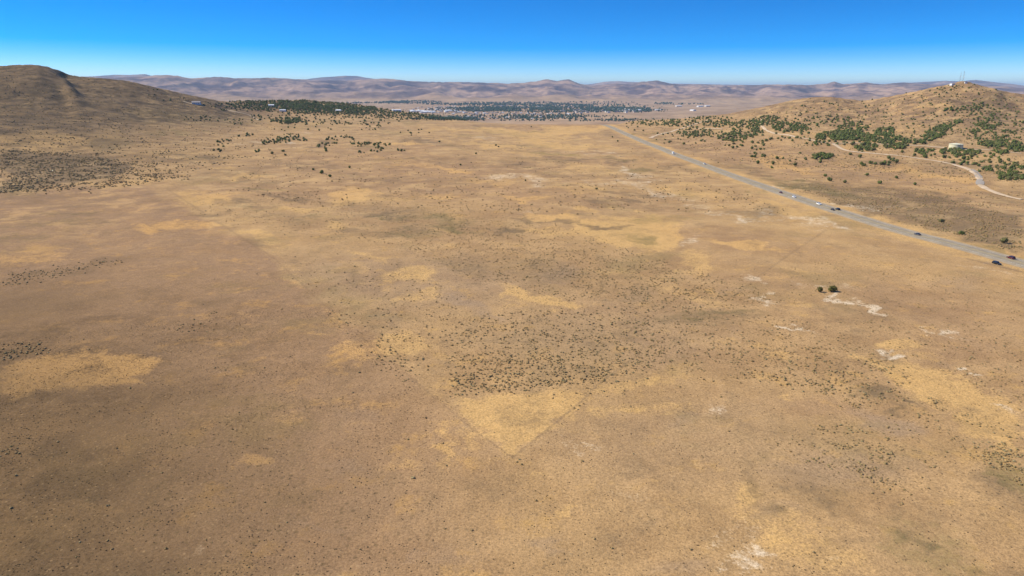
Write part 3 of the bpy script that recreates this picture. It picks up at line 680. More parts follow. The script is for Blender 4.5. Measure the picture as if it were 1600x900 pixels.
def scatter_mesh(name, pts, scale, temps, mat):
    V = []; Fc = []; T = []; L = []; k = 0
    which = rng.integers(len(temps), size=len(pts)); rot = rng.uniform(0, 2*math.pi, len(pts)); tint = rng.uniform(0, 1, len(pts))
    for w_, (v, f, l) in enumerate(temps):
        s = np.where(which == w_)[0]
        if not len(s): continue
        c, sn = np.cos(rot[s])[:, None], np.sin(rot[s])[:, None]; sc_ = scale[s][:, None]
        P = np.stack([(v[None, :, 0]*c - v[None, :, 1]*sn) * sc_, (v[None, :, 0]*sn + v[None, :, 1]*c) * sc_, np.repeat(v[None, :, 2], len(s), 0) * sc_ * rng.uniform(.8, 1.2, (len(s), 1))], -1) + pts[s][:, None, :]
        V.append(P.reshape(-1, 3)); Fc.append((f[None] + (np.arange(len(s)) * len(v))[:, None, None]).reshape(-1, 3) + k); k += P.shape[0] * P.shape[1]
        T.append(np.repeat(tint[s], len(v))); L.append(np.tile(l, len(s)))
    return mesh_obj(name, np.vstack(V), np.vstack(Fc), mat, None, False, {"tint": np.concatenate(T), "leaf": np.concatenate(L)})
def hits(pxs, pys):
    out = [hit(a, b) for a, b in zip(pxs, pys)]; return [o for o in out if o is not None]
def fill_poly(pts, n, noise=0.0, wl=14.0, seed=0, jit=0):
    """n ground points inside a photo outline; noise > 0 keeps the clumps of a world-space noise"""
    p = np.array(pts, float); lo, hi = p.min(0), p.max(0); out = []
    for _ in range(60):
        a = rng.uniform(lo[0], hi[0], n); b = rng.uniform(lo[1], hi[1], n)
        a2 = a + rng.normal(0, 8, n); b2 = b + rng.normal(0, 3, n)
        m_ = poly_sd(a2, b2, pts) > 0
        for q in hits(a[m_], b[m_]):
            if noise and float(fbm(np.array([q[0]/wl]), np.array([q[1]/wl]), 2, 300+seed)[0]) * 1.6 + .5 < noise * rng.uniform(.6, 1.2): continue
            out.append(q)
            if len(out) >= n: return out
    return out
def fill_ell(e, n):
    cx, cy, rx, ry = e[:4]; ang = math.radians(e[4] if len(e) > 4 else 0); out = []
    rr = np.sqrt(rng.uniform(0, 1, n)) * rng.uniform(.85, 1.15, n); t = rng.uniform(0, 2*math.pi, n)
    dx, dy = rr*np.cos(t)*rx, rr*np.sin(t)*ry
    return hits(cx + dx*math.cos(ang) - dy*math.sin(ang), cy + dx*math.sin(ang) + dy*math.cos(ang))
def off_road(q): 
    d, _ = hw_dist(np.array([q[0]]), np.array([q[1]])); return abs(d[0]) > 10

SAGE_T = [clump(34, 1.0, .30, random.choice((2, 3)), 50 + i, core_s=.74, flat=.52) for i in range(7)]
TUFT_T = [clump(9, 1.0, .45, 1, 80 + i, core_s=.7, flat=.55) for i in range(6)]
sage = []   # (point, radius, zone)
Z_TXT = [
 ("dark brown sagebrush bush in the dense thicket above the golden V-shaped field", "sagebrush of the dense middle thicket"),
 ("brown sagebrush bush thinly spread over the plain left of the dense middle thicket", "sagebrush between fence line and thicket"),
 ("brown sagebrush bush on the shrubby rise between the golden field and two juniper bushes", "sagebrush of the right hand rise"),
 ("olive brown sagebrush bush in the loose colony below the golden wash", "sagebrush colony below the wash"),
 ("olive sagebrush bush in the dense strip along the right edge below the golden wash", "sagebrush strip at the right edge"),
 ("dark sagebrush bush in the long narrow streak across the left field", "sagebrush streak on the left field"),
 ("dark sagebrush bush in the small tuft group alone on the left field", "small sagebrush group on the left field"),
 ("blackish sagebrush bush in the rows beside the golden patch at the left edge", "sagebrush by the left golden patch"),
 ("dark sagebrush bush in the broad dark belt under the left hill", "sagebrush belt under the left hill"),
 ("brown sagebrush bush in the speckled belt across the middle plain", "sagebrush of the middle belt"),
 ("single small sagebrush bush standing apart on bare ground", "lone sagebrush on the plain"),
 ("grey green sagebrush bush on the dark flat beyond the highway", "sagebrush beyond the highway"),
 ("dark sagebrush bush on the bare track at the corner of the golden field", "sagebrush at the golden field's corner"),
]
def sow(zone, pts, lo, hi):
    if zone <= 4: lo, hi = lo * .88, hi * .88
    sage.extend((q, lo * .75 + (hi * 1.1 - lo * .75) * rng.uniform(0, 1) ** 1.7, zone) for q in pts if off_road(q))
sow(0, fill_poly([(690,520),(760,490),(900,480),(1010,490),(1060,530),(1020,575),(940,596),(850,606),(760,615),(705,612),(700,570)], 1750, .22, 7), 0.33, 0.627)
sow(0, fill_poly([(700,560),(850,545),(1000,550),(1010,580),(880,600),(720,615)], 330), 0.363, 0.66)
sow(0, fill_poly([(690,590),(860,590),(1040,560),(1030,600),(900,625),(700,622)], 90), 0.363, 0.66)
sow(1, fill_poly([(430,395),(600,400),(720,460),(760,500),(690,540),(640,600),(590,570),(540,510),(480,450)], 620, .35, 9, 2), 0.297, 0.561)
sow(1, fill_poly([(590,540),(640,560),(690,600),(660,610),(600,575)], 26), 0.363, 0.627)
sow(2, fill_poly([(1000,500),(1130,490),(1260,500),(1400,560),(1430,620),(1330,640),(1230,600),(1090,590),(1030,560)], 1150, .32, 9, 4), 0.264, 0.561)
sow(2, fill_poly([(1130,545),(1250,550),(1370,590),(1380,625),(1270,610),(1150,585)], 260), 0.297, 0.561)
sow(3, fill_poly([(1205,690),(1300,660),(1390,672),(1400,720),(1380,775),(1330,735),(1260,725)], 320, .35, 9, 6), 0.264, 0.495)
sow(3, fill_poly([(1370,640),(1450,680),(1490,720),(1420,790),(1380,760),(1380,700)], 60), 0.297, 0.495)
sow(4, fill_poly([(1520,690),(1570,695),(1600,715),(1600,765),(1570,745),(1530,715)], 240, .2, 8, 7), 0.297, 0.528)
sow(4, fill_poly([(1430,620),(1500,655),(1570,680),(1600,700),(1600,690),(1530,655),(1450,620)], 130), 0.231, 0.462)
sow(4, fill_poly([(1395,610),(1440,640),(1520,700),(1540,720),(1500,700),(1420,640)], 70), 0.264, 0.495)
sow(5, fill_poly([(0,432),(90,418),(190,403),(185,410),(90,432),(0,448)], 260), 0.297, 0.561)
sow(6, fill_poly([(262,508),(310,498),(340,508),(330,520),(285,522)], 46), 0.297, 0.561)
sow(6, fill_poly([(320,470),(345,478),(345,500),(330,505)], 8), 0.297, 0.462)
sow(7, fill_poly([(0,545),(40,535),(85,545),(70,556),(0,562)], 90), 0.33, 0.594)
sow(7, fill_poly([(0,700),(45,693),(40,710),(0,718)], 16), 0.33, 0.528)
sow(8, fill_poly([(0,232),(120,240),(230,256),(300,275),(180,290),(70,296),(0,305)], 3600, .24, 26, 8), 0.5, 1.25)
sow(9, fill_poly([(280,318),(460,300),(700,330),(900,360),(1060,420),(1240,470),(1050,490),(900,470),(760,440),(600,380),(430,360),(340,345)], 4200, .3, 18, 9), 0.22, 0.50)
sow(9, fill_poly([(560,300),(800,320),(1000,400),(1200,450),(1100,470),(900,440),(640,360)], 1700, .3, 14, 19), 0.22, 0.50)
sow(10, fill_poly([(0,400),(1600,420),(1600,900),(0,900)], 170), 0.231, 0.462)
sow(11, fill_poly([(1210,285),(1300,290),(1450,300),(1600,345),(1600,395),(1500,370),(1380,335),(1290,312)], 2400, .3, 20, 12), 0.396, 0.792)
sow(11, fill_poly([(1100,250),(1300,245),(1600,280),(1600,340),(1400,290),(1200,275)], 700, .45, 30, 13), 0.396, 0.858)
Z_TXT += [("small dark shrub scattered over the far part of the plain", "shrubs of the far plain"), ("dark shrub scattered over the slopes of the left hill", "shrubs of the left hill"), ("dark shrub scattered between the junipers of the right hill", "shrubs of the right hill")]
sow(13, fill_poly([(430,240),(560,200),(700,195),(950,200),(1000,230),(1150,290),(1250,340),(1100,330),(800,330),(500,320),(300,300)], 2600, .3, 40, 31), .35, .95)
sow(14, fill_poly([(0,105),(110,118),(250,140),(350,165),(430,200),(430,240),(300,270),(0,240)], 3000, .3, 50, 32), .5, 1.5)
sow(15, fill_poly([(1010,200),(1150,180),(1285,156),(1350,162),(1440,145),(1505,130),(1600,150),(1600,285),(1400,270),(1200,260),(1080,235)], 4200, .25, 40, 33), .5, 1.3)
sow(13, fill_poly([(1130,425),(1350,400),(1600,440),(1600,640),(1420,550),(1250,480)], 1300, .3, 16, 34), .16, .42)
sow(12, [hit(*p) for p in [(892,634),(897,638),(905,634),(911,631),(903,640),(879,628),(812,718),(815,726),(808,722),(880,731),(705,636),(948,620),(944,612),(975,616),(613,672),(645,747),(837,783)]], .35, .58)
# the 300 that show largest, one or two from every zone first
rad = np.array([q[1] for q in sage]); pos_ = np.array([q[0] for q in sage]); zn = np.array([q[2] for q in sage])
app = rad / np.linalg.norm(pos_ - [0, 0, CAM_H], axis=1)
order = np.argsort(-app)
solo = set(order[:300].tolist())
SAGE_ME = []
for i, (v, f, l) in enumerate(SAGE_T):
    o = mesh_obj("sagebrush", v, f, M_SAGE, None, False, {"tint": np.zeros(len(v)), "leaf": l}, link=False); SAGE_ME.append(o.data); bpy.data.objects.remove(o)
for k in sorted(solo):
    o = bpy.data.objects.new("sagebrush", SAGE_ME[k % len(SAGE_ME)]); COL.objects.link(o)
    o.location = pos_[k] - [0, 0, .04]; s = rad[k]; o.scale = (s, s, s * rng.uniform(.85, 1.2)); o.rotation_euler = (0, 0, rng.uniform(0, 6.28))
    tag(o, Z_TXT[zn[k]][0], "shrub", Z_TXT[zn[k]][1])
rest = np.array([k for k in range(len(sage)) if k not in solo])
LOW_T = [clump(10, 1.0, .40, 1, 150 + i, core_s=.85, flat=.55) for i in range(6)]
o = scatter_mesh("sagebrush_cover", pos_[rest] - [0, 0, .04], rad[rest], LOW_T, M_SAGE)
tag(o, "countless small sagebrush bushes speckling the plain", "ground cover", None, 'stuff')
# dwarf shrubs and grass tufts of the near ground
tp = []
ra = np.sqrt(rng.uniform(105**2, 330**2, 60000)); aa = rng.uniform(-.86, .86, 60000)
tx, ty = ra*np.sin(aa), ra*np.cos(aa); tz = height(tx, ty)
tpx, tpy = project(tx, ty, tz)
leftness = sstep(900, 200, tpx) * .55 + .3
nz = fbm(tx/22, ty/22, 3, 500)
keep = (rng.uniform(0, 1, len(tx)) < leftness * (.35 + 1.2*nz + .15)) & (tpy < 960) & (tpx > -150) & (tpx < 1750)
keep &= ~(poly_sd(tpx, tpy, [(712,622),(905,612),(925,622),(802,712),(735,670)]) > 0) 
TP = np.stack([tx, ty, tz - .02], 1)[keep]
o = scatter_mesh("dwarf_shrub_cover", TP, rng.uniform(.08, .21, len(TP)) ** 1.0, TUFT_T, M_TUFT)
tag(o, "low dry dwarf shrubs dotting the near field", "ground cover", None, 'stuff')

# junipers
def juniper_tmpl(seed):
    crown = clump(190, 1.0, .20, 5, seed, core=ICO2, core_s=.66, flat=.85, spread=.6)
    v, f, l = crown; v = v + [0, 0, .12]; zt = v[:, 2].max(); v = v / [1, 1, zt] ; v[:, :2] /= np.abs(v[:, :2]).max()
    return v, f, l
JT = [juniper_tmpl(200 + i) for i in range(6)]
def trunk_mesh(seed):
    r_ = random.Random(seed); mb = MB(); mb.tube((0, 0, -.05), (.02, .01, .45), .085, .05, 7)
    for i in range(4):
        a = i * 1.6 + r_.uniform(-.4, .4); z0 = r_.uniform(.12, .3)
        mb.tube((.01, 0, z0), (.42*math.cos(a), .42*math.sin(a), z0 + r_.uniform(.2, .35)), .04, .012, 5)
    o = mb.build("trunk", M_BARK, link=False); me = o.data; bpy.data.objects.remove(o); return me
TRUNK = [trunk_mesh(i) for i in range(3)]
def crown_meshes(mat):
    out = []
    for v, f, l in JT:
        o = mesh_obj("crown", v, f, mat, None, False, {"tint": np.zeros(len(v)), "leaf": l}, link=False); out.append(o.data); bpy.data.objects.remove(o)
    return out
CR_J, CR_Y = crown_meshes(M_JUN), crown_meshes(M_BUSH)
def juniper(q, w_, h_, label, group=None, crowns=None, cat="tree", name="juniper_tree"):
    crowns = crowns or CR_J; k = int(rng.integers(6))
    t = empty(name, q, rng.uniform(0, 6.28)); tag(t, label, cat, group)
    c = bpy.data.objects.new("crown", crowns[k]); COL.objects.link(c); c.parent = t; c.scale = (w_/2, w_/2, h_)
    b_ = bpy.data.objects.new("trunk", TRUNK[k % 3]); COL.objects.link(b_); b_.parent = t; b_.scale = (w_*.6, w_*.6, h_)
    return t
juniper(hit(1280.5, 456), 3.6, 3.3, "small round yellow-green bush left of the wider one beside the white streak", "pair of round bushes by the white streak", CR_Y, "tree", "round_bush")
juniper(hit(1300, 456), 5.4, 3.8, "wide yellow-green bush right of the small round one beside the white streak", "pair of round bushes by the white streak", CR_Y, "tree", "round_bush")
lone = [((490,266),4.5,"leftmost lone juniper of the short diagonal line on the mid plain"),((503,271.5),7.5,"wide dark juniper in the middle of the short diagonal line on the plain"),
 ((516,277),5,"small juniper at the lower end of the short diagonal line on the plain"),((546,263),5,"dark round juniper standing alone right of the diagonal line of three"),
 ((932,296),3.4,"lone dark bush on the pale plain in front of the white drainage"),((821,283),3.2,"lone dark bush on the brown flat below the town"),((720,258.5),4,"solitary dark bush on the golden ground below the town centre"),
 ((687,222.5),6,"dark lone juniper right of the scarp junipers"),((744,241),5,"pale green lone bush on the golden flat"),((775,228),5,"left of two close dark junipers on the golden flat"),((779,230),4.5,"right of two close dark junipers on the golden flat"),
 ((1471,347),5,"lone round juniper on the dark flat beyond the highway"),((1502,366.5),4.6,"low dark juniper on the flat between highway and lone round juniper"),((1569,380),6.5,"broad green juniper close above the highway at the right"),
 ((957,215),6,"dark juniper left of the highway just below the pass"),((965,221.5),5,"small juniper left of the highway below the pass"),((830,199),6,"tiny dark juniper near the crest of the plain"),
 ((1297,283),7,"largest dark juniper of the row on the pinkish slope beyond the highway"),((1289,276),5,"small juniper above the largest one on the pinkish slope"),((1320,286),6,"flat juniper right of the largest one on the pinkish slope"),
 ((1355,274.5),6,"round juniper on the upper middle of the pinkish slope"),((1374,287),6,"grey juniper on the lower pinkish slope"),((1401,279),5,"single juniper below the dirt road's long straight"),((1429,289),5,"single low juniper on the gold strip beyond the highway"),((1181,242),6,"dark juniper alone on the slope above the highway"),((1487,256),5,"small juniper right above the gravel bend's approach")]
for p, w_, lab in lone:
    q = hit(*p)
    if q is not None: juniper(q, w_, w_ * rng.uniform(.62, .8), lab)
jun = []
J_TXT = [
 ("dark juniper in the straggling band on the scarp below the left woods", "junipers on the scarp below the left woods"),
 ("green juniper in the clumps beside the dirt track right of the pass", "junipers beside the dirt track by the pass"),
 ("green juniper in the thick belt along the foot of the right hill", "junipers at the foot of the right hill"),
 ("green juniper on the slanting strip below the antenna summit", "junipers on the slanting strip below the summit"),
 ("dark juniper scattered on the bare upper slopes of the right hill", "junipers scattered over the right hill"),
 ("green juniper around and below the pale water tank", "junipers around the water tank"),
 ("green juniper in the patch beside the gravel bend at the right edge", "junipers beside the gravel bend"),
 ("dark juniper in the wood on the ridge at the left of the town", "wood on the left ridge"),
 ("dark juniper scattered on the lower right flank of the left hill", "junipers on the left hill's flank"),
]
def plant(zone, pts, lo, hi): jun.extend((q, rng.uniform(lo, hi), zone) for q in pts if off_road(q))
for e, n in [((350,222,14,4),10),((385,212,16,3),8),((422,222,12,5),16),((440,219,14,5),20),((455,214,20,5),22),((470,219,12,4),10),((500,228,10,5),9),((516,225,10,5),8),((520,218,10,4),7),((512,235,10,3),4),((543,215,12,3),10),((552,222,8,4),7),((565,226,12,4),11),((583,224,12,4),11),((590,235,10,4),8),((600,228,14,5),8),((570,238,14,3),5),((480,205,60,6),12),((580,200,25,4),14),((545,193,60,4),20),((650,207,30,5),9),((625,236,8,2),3),((440,240,40,4),3),((405,237,8,3),4),((340,230,20,10),8)]:
    plant(0, fill_ell(e, n), 3.6, 6.8)
for e, n in [((1085,207,26,8),70),((1030,190,34,6),60),((1060,193,30,6),60),((1105,184,40,3),40),((1130,193,36,6),80),((1165,206,24,9),75),((1145,215,22,8),50),((1125,212,18,6),16),((1200,188,26,7),60),((1178,194,24,6),55),((1060,216,50,10),22),((1000,193,25,4),14),((980,187,40,2),20),((985,205,30,8),6),((1160,222,50,10),18),((1185,240,20,8),8)]:
    plant(1, fill_ell(e, int(n*1.35)), 4.5, 7.5)
for e, n in [((1228,198,24,8),70),((1250,201,18,5),35),((1300,212,30,7,-6),80),((1330,203,26,10,-10),90),((1325,214,36,6),80),((1380,207,18,7,-10),60),((1370,217,40,7),85),((1405,222,34,5),55),((1352,231,18,6),45),((1400,230,22,4),32),((1290,190,60,10),45),((1300,225,40,4),20),((1240,215,60,8),22),((1285,246,18,4),36),((1380,250,60,14),14),((1220,250,60,12),10),((1440,223,10,2),8)]:
    plant(2, fill_ell(e, int(n*1.35)), 4.5, 7.5)
for e, n in [((1480,197,26,5,-18),55),((1465,206,24,7,-18),80),((1458,215,16,5,-15),40),((1535,193,14,5,-18),22),((1523,206,10,4,-15),14),((1545,199,10,4,0),14),((1526,168,22,7,-12),30),((1487,172,14,5),14)]:
    plant(3, fill_ell(e, int(n*1.2)), 4.2, 6.8)
plant(4, fill_poly([(1190,175),(1285,156),(1350,162),(1440,145),(1505,130),(1600,155),(1600,225),(1440,215),(1330,195),(1220,190)], 560), 2.0, 5.4)
plant(4, fill_poly([(1510,165),(1600,165),(1600,230),(1520,225)], 150), 3.6, 6.5)
plant(4, fill_poly([(1440,143),(1500,129),(1515,133),(1450,150)], 20), 3.0, 5.0)
for e, n in [((1495,238,26,5),55),((1520,238,14,5),28),((1550,226,20,6),80),((1575,229,24,8),45),((1590,232,16,7),40),((1445,237,16,4),22),((1565,238,14,3),20),((1480,243,50,5),22),((1530,250,60,9),36)]:
    plant(5, fill_ell(e, n), 4.2, 7.0)
for e, n in [((1580,276,22,7),70),((1560,266,30,6),34),((1590,260,20,6),18),((1545,268,10,4),8)]:
    plant(6, fill_ell(e, n), 3.6, 6.0)
wood = fill_poly([(345,163),(400,156),(460,158),(520,160),(570,165),(640,173),(700,179),(760,184),(740,188),(640,186),(560,181),(480,176),(400,171)], 2000)
wood += fill_poly([(400,157),(520,160),(600,169),(580,178),(470,174)], 900)
wood += fill_ell((450,189,26,5), 110) + fill_poly([(390,178),(640,186),(600,194),(480,196),(400,186)], 130)
plant(7, wood, 5.0, 8.5)
for e, n in [((330,165,25,5),16),((360,170,24,4),22),((305,185,20,7),9),((270,152,40,10),10),((330,187,30,4),14),((365,190,20,6),10),((235,145,20,5),4),((380,192,20,5),8)]:
    plant(8, fill_ell(e, n), 3.8, 6.2)
jr = np.array([q[1] for q in jun]); jp = np.array([q[0] for q in jun]); jz = np.array([q[2] for q in jun])
ja = jr / np.linalg.norm(jp - [0, 0, CAM_H], axis=1)
jorder = [k for k in np.argsort(-ja) if jz[k] != 7][:265]
jsolo = set(int(k) for k in jorder)
for k in jsolo: juniper(jp[k] - [0, 0, .1], jr[k], jr[k] * rng.uniform(.6, .85), J_TXT[jz[k]][0], J_TXT[jz[k]][1])
JLOW = []
for i in range(6):
    v, f, l = clump(34, 1.0, .30, 3, 260 + i, core_s=.72, flat=.85, spread=.55); v = v / [1, 1, v[:, 2].max() / 1.45]; v[:, :2] /= np.abs(v[:, :2]).max(); JLOW.append((v, f, l))
jrest = np.array([k for k in range(len(jun)) if k not in jsolo])
hillrest = jrest[jz[jrest] != 7]; woodrest = jrest[jz[jrest] == 7]
tag(scatter_mesh("juniper_cover", jp[hillrest] - [0, 0, .1], jr[hillrest] / 2, JLOW, M_JUN), "further junipers dotting the hillsides", "junipers", None, 'stuff')
tag(scatter_mesh("juniper_wood", jp[woodrest] - [0, 0, .1], jr[woodrest] / 2, JLOW, M_JUN), "dark green juniper wood along the ridge left of the town", "wood", None, 'stuff')

# ------------------------------------------------------------------ the town in the valley
tt = []
for e, n in [((820,187.6,190,1.6),420),((700,186.5,70,1.6),120),((930,189,60,1.2),70),((760,185.5,80,2.0),160),((790,183,130,3.5),420),((880,183,90,4),300),((720,185,60,2),120),((960,188,40,1.5),30),
             ((850,172,170,4.5),1500),((780,171,90,4),800),((800,162,80,2.2),420),((870,165,60,2.0),300),((760,164,60,2.0),250),((960,171,60,3.0),380),((1000,174,40,2.5),150),((640,160,50,2.2),320),((610,161,30,1.5),120),((700,163,40,1.5),120),((560,161,20,1.0),60),
             ((1035,162,16,1.6),60),((1070,163,30,1.0),30),((940,160,60,1.0),40),((900,168,120,6),500)]:
    tt += fill_ell(e, n)
tt = [q for q in tt if np.hypot(q[0], q[1]) > 2300 and float(fbm(np.array([q[0]/260.]), np.array([q[1]/420.]), 3, 900)[0]) > rng.uniform(-.45, .1)]
TT = np.array(tt); tsz = rng.uniform(5.5, 9.5, len(TT)) * np.clip(np.hypot(TT[:, 0], TT[:, 1]) / 6500, .45, 1.3)
TOWN_T = [clump(10, 1.0, .4, 1, 300 + i, core_s=.85, flat=1.0) for i in range(6)]
tag(scatter_mesh("town_trees", TT, tsz, TOWN_T, M_TOWN), "blue green tree canopy covering the valley town", "trees", None, 'stuff')
WALLS = [plain_mat("pale_wall", c, tuple(x*.92 for x in c), .3, .8) for c in ((.72,.68,.60),(.62,.55,.46),(.78,.77,.75),(.55,.47,.40),(.66,.66,.66))]
ROOFS = [plain_mat("shingle_roof", c, tuple(x*.85 for x in c), .3, .8) for c in ((.34,.30,.27),(.22,.20,.20),(.42,.30,.24),(.62,.62,.62),(.80,.80,.78))]
M_PANE = plain_mat("dark_window", (.05, .06, .07), (.08, .09, .10), 1, .2, .5)
def house_data(kind, wm, rm):
    mb = MB()
    if kind == 'house':
        L_, Wd, H = 15, 10, 3.4
        mb.box((0, 0, H/2 - .5), (L_, Wd, H + 1), 0)
        mb.prism([(-Wd/2-.5, H), (Wd/2+.5, H), (Wd/2+.5, H+.2), (0, H+2.6), (-Wd/2-.5, H+.2)], -L_/2-.5, L_/2+.5, 1)
        for x in (-5, -1.5, 4.5):
            mb.box((x, -Wd/2-.02, 1.7), (1.8, .08, 1.3), 2); mb.box((x, Wd/2+.02, 1.7), (1.8, .08, 1.3), 2)
        mb.box((1.6, -Wd/2-.03, 1.05), (1.1, .1, 2.1), 2); mb.box((-4, 1.5, H+2.4), (.9, .9, 1.6), 0)
    elif kind == 'hall':
        L_, Wd, H = 46, 26, 7
        mb.box((0, 0, H/2 - 1), (L_, Wd, H + 2), 0)
        mb.prism([(-Wd/2-.4, H), (Wd/2+.4, H), (Wd/2+.4, H+.3), (0, H+2.6), (-Wd/2-.4, H+.3)], -L_/2-.4, L_/2+.4, 1)
        for x in (-15, 0, 15): mb.box((x, -Wd/2-.03, 2.2), (5, .1, 4.4), 2)
    else:
        L_, Wd, H = 24, 16, 9
        mb.box((0, 0, H/2 - 1), (L_, Wd, H + 2), 0); mb.box((0, 0, H+.25), (L_+.6, Wd+.6, .5), 1); mb.box((4, 2, H+1.2), (5, 4, 1.6), 0)
        for z in (2, 5, 7.6):
            for x in (-9, -5, -1, 3, 7): mb.box((x, -Wd/2-.03, z-.3), (2.2, .1, 1.4), 2)
    o = mb.build(kind, [wm, rm, M_PANE], link=False); me = o.data; bpy.data.objects.remove(o); return me
HD_ = [house_data('house', w_, r_) for w_, r_ in ((0,0),(1,2),(2,1),(3,0),(4,3),(0,4)) for w_, r_ in [(WALLS[w_], ROOFS[r_])]]
WD_ = [house_data('hall', WALLS[2], ROOFS[4]), house_data('hall', WALLS[4], ROOFS[3]), house_data('hall', WALLS[0], ROOFS[4])]
BD_ = [house_data('block', WALLS[0], ROOFS[3]), house_data('block', WALLS[3], ROOFS[0])]
def building(q, data, sc_, label, group, cat, name):
    o = bpy.data.objects.new(name, data); COL.objects.link(o); o.location = q; o.scale = (sc_,) * 3
    o.rotation_euler = (0, 0, random.choice((0, math.pi/2)) + rng.normal(.25, .12)); tag(o, label, cat, group); return o
T_Z = [(((665,175,22,1.8),6,'hall'),"long white warehouse at the bright left end of town","warehouses at the left end of town"),
       (((650,174,70,2.6),14,'hall'),"pale warehouse on the flat in front of the left end of town","warehouses in front of town"),
       (((700,170,50,4.0),60,'house'),"pale house in the thinly treed left quarter of town","houses of the left quarter"),
       (((720,176,50,2.5),36,'house'),"pale house at the near left edge of town","houses at the near left edge"),
       (((800,178,110,2.2),56,'house'),"pale house along the near edge of the tree covered town centre","houses along the near edge of town"),
       (((830,167,90,1.9),36,'house'),"pale house in the bare gap between the town's tree belts","houses between the tree belts"),
       (((940,174,70,3.0),40,'block'),"pale block among trees in the right part of town","blocks of the right part of town"),
       (((1030,173,60,2.2),6,'hall'),"pale low building on the bare right end of town","low buildings at the right end"),
       (((1080,166,40,1.5),3,'hall'),"white low building far out on the plain right of town","outlying buildings right of town"),
       (((820,184,120,2.5),42,'house'),"pale house among the nearer trees just beyond the plain's crest","houses just beyond the crest")]
for (e, n, kind), lab, grp in T_Z:
    for q in fill_ell(e, n):
        if np.hypot(q[0], q[1]) < 2500: continue
        data = {'house': HD_, 'hall': WD_, 'block': BD_}[kind]; f_ = np.hypot(q[0], q[1])
        building(q, data[int(rng.integers(len(data)))], (1.0 if kind != 'house' else 1.15) * float(np.clip(f_ / 5500, .7, 1.5)), lab, grp, {'house': "house", 'hall': "warehouse", 'block': "building"}[kind], {'house': "town_house", 'hall': "warehouse", 'block': "apartment_block"}[kind])

# ------------------------------------------------------------------ houses on the left hill and in the wood
def hill_house(p, rz, label, scale=1.0, wall=2, roof=0):
    q = hit(*p); t = empty("house", q, rz); tag(t, label, "house"); t.scale = (scale,) * 3
    L_, Wd, H = 16, 9, 3.2
    w_ = MB(); w_.box((0, 0, H/2 - .75), (L_, Wd, H + 1.5)); wo_ = w_.build("wall", WALLS[wall], t)
    r_ = MB(); r_.prism([(-Wd/2-.6, H+.01), (Wd/2+.6, H+.01), (Wd/2+.6, H+.2), (0, H+2.4), (-Wd/2-.6, H+.2)], -L_/2-.6, L_/2+.6); ro = r_.build("roof", ROOFS[roof], t)
    c = MB(); c.box((-4, 1.4, H+2.2), (.9, .9, 1.8)); c.build("chimney", WALLS[3], ro)
    for x in (-5.5, -2, 5):
        m_ = MB(); m_.box((x, -Wd/2-.03, 1.6), (1.9, .1, 1.3)); m_.build("window", M_PANE, t)
    d = MB(); d.box((1.6, -Wd/2-.04, 1.05), (1.1, .12, 2.1)); d.build("door", ROOFS[2], t)
hill_house((307, 162.5), .2, "white house alone on the flank of the left hill", 1.3)
hill_house((442, 174), .1, "pale house at the lower edge of the ridge wood, left of the other", 1.15, 2, 3)
hill_house((529, 174), -.2, "small white house in the clearing inside the ridge wood", 1.1, 4, 4)
hill_house((424, 166), .3, "white house high in the ridge wood", 1.1, 0, 4)

# ------------------------------------------------------------------ water tank
M_TANK = plain_mat("cream_tank_paint", (.60, .56, .36), (.68, .63, .42), .2, .6)
M_TANKR = plain_mat("cream_tank_roof", (.66, .62, .42), (.74, .69, .48), .2, .6)
M_STEEL = plain_mat("grey_steel", (.30, .30, .30), (.42, .42, .42), 2, .5, .4, .3)
q = hit(1493, 232.5); t = empty("water_tank", q); tag(t, "wide cream water tank on a graded pad below the antenna hill", "water tank")
m_ = MB(); m_.lathe([(9.5, -1.2), (9.5, 7.0)], 40); m_.build("wall", M_TANK, t, True)
m_ = MB(); m_.lathe([(9.9, 6.9), (9.9, 7.15), (9.4, 7.3), (4.0, 8.25), (.01, 8.6)], 40); rf = m_.build("roof", M_TANKR, t)
m_ = MB(); m_.lathe([(.7, 8.3), (.7, 9.0), (.9, 9.05), (.01, 9.3)], 12); m_.build("vent", M_STEEL, rf)
m_ = MB()
for s in (-.3, .3): m_.tube((s, -9.75, -.3), (s, -9.75, 7.9), .05)
for k in range(18): m_.tube((-.3, -9.75, .2 + k*.42), (.3, -9.75, .2 + k*.42), .03, n=5)
m_.build("ladder", M_STEEL, t)
P = np.array([[q[0] + 17*math.cos(a), q[1] + 14*math.sin(a)] for a in np.linspace(0, 2*math.pi, 41)])

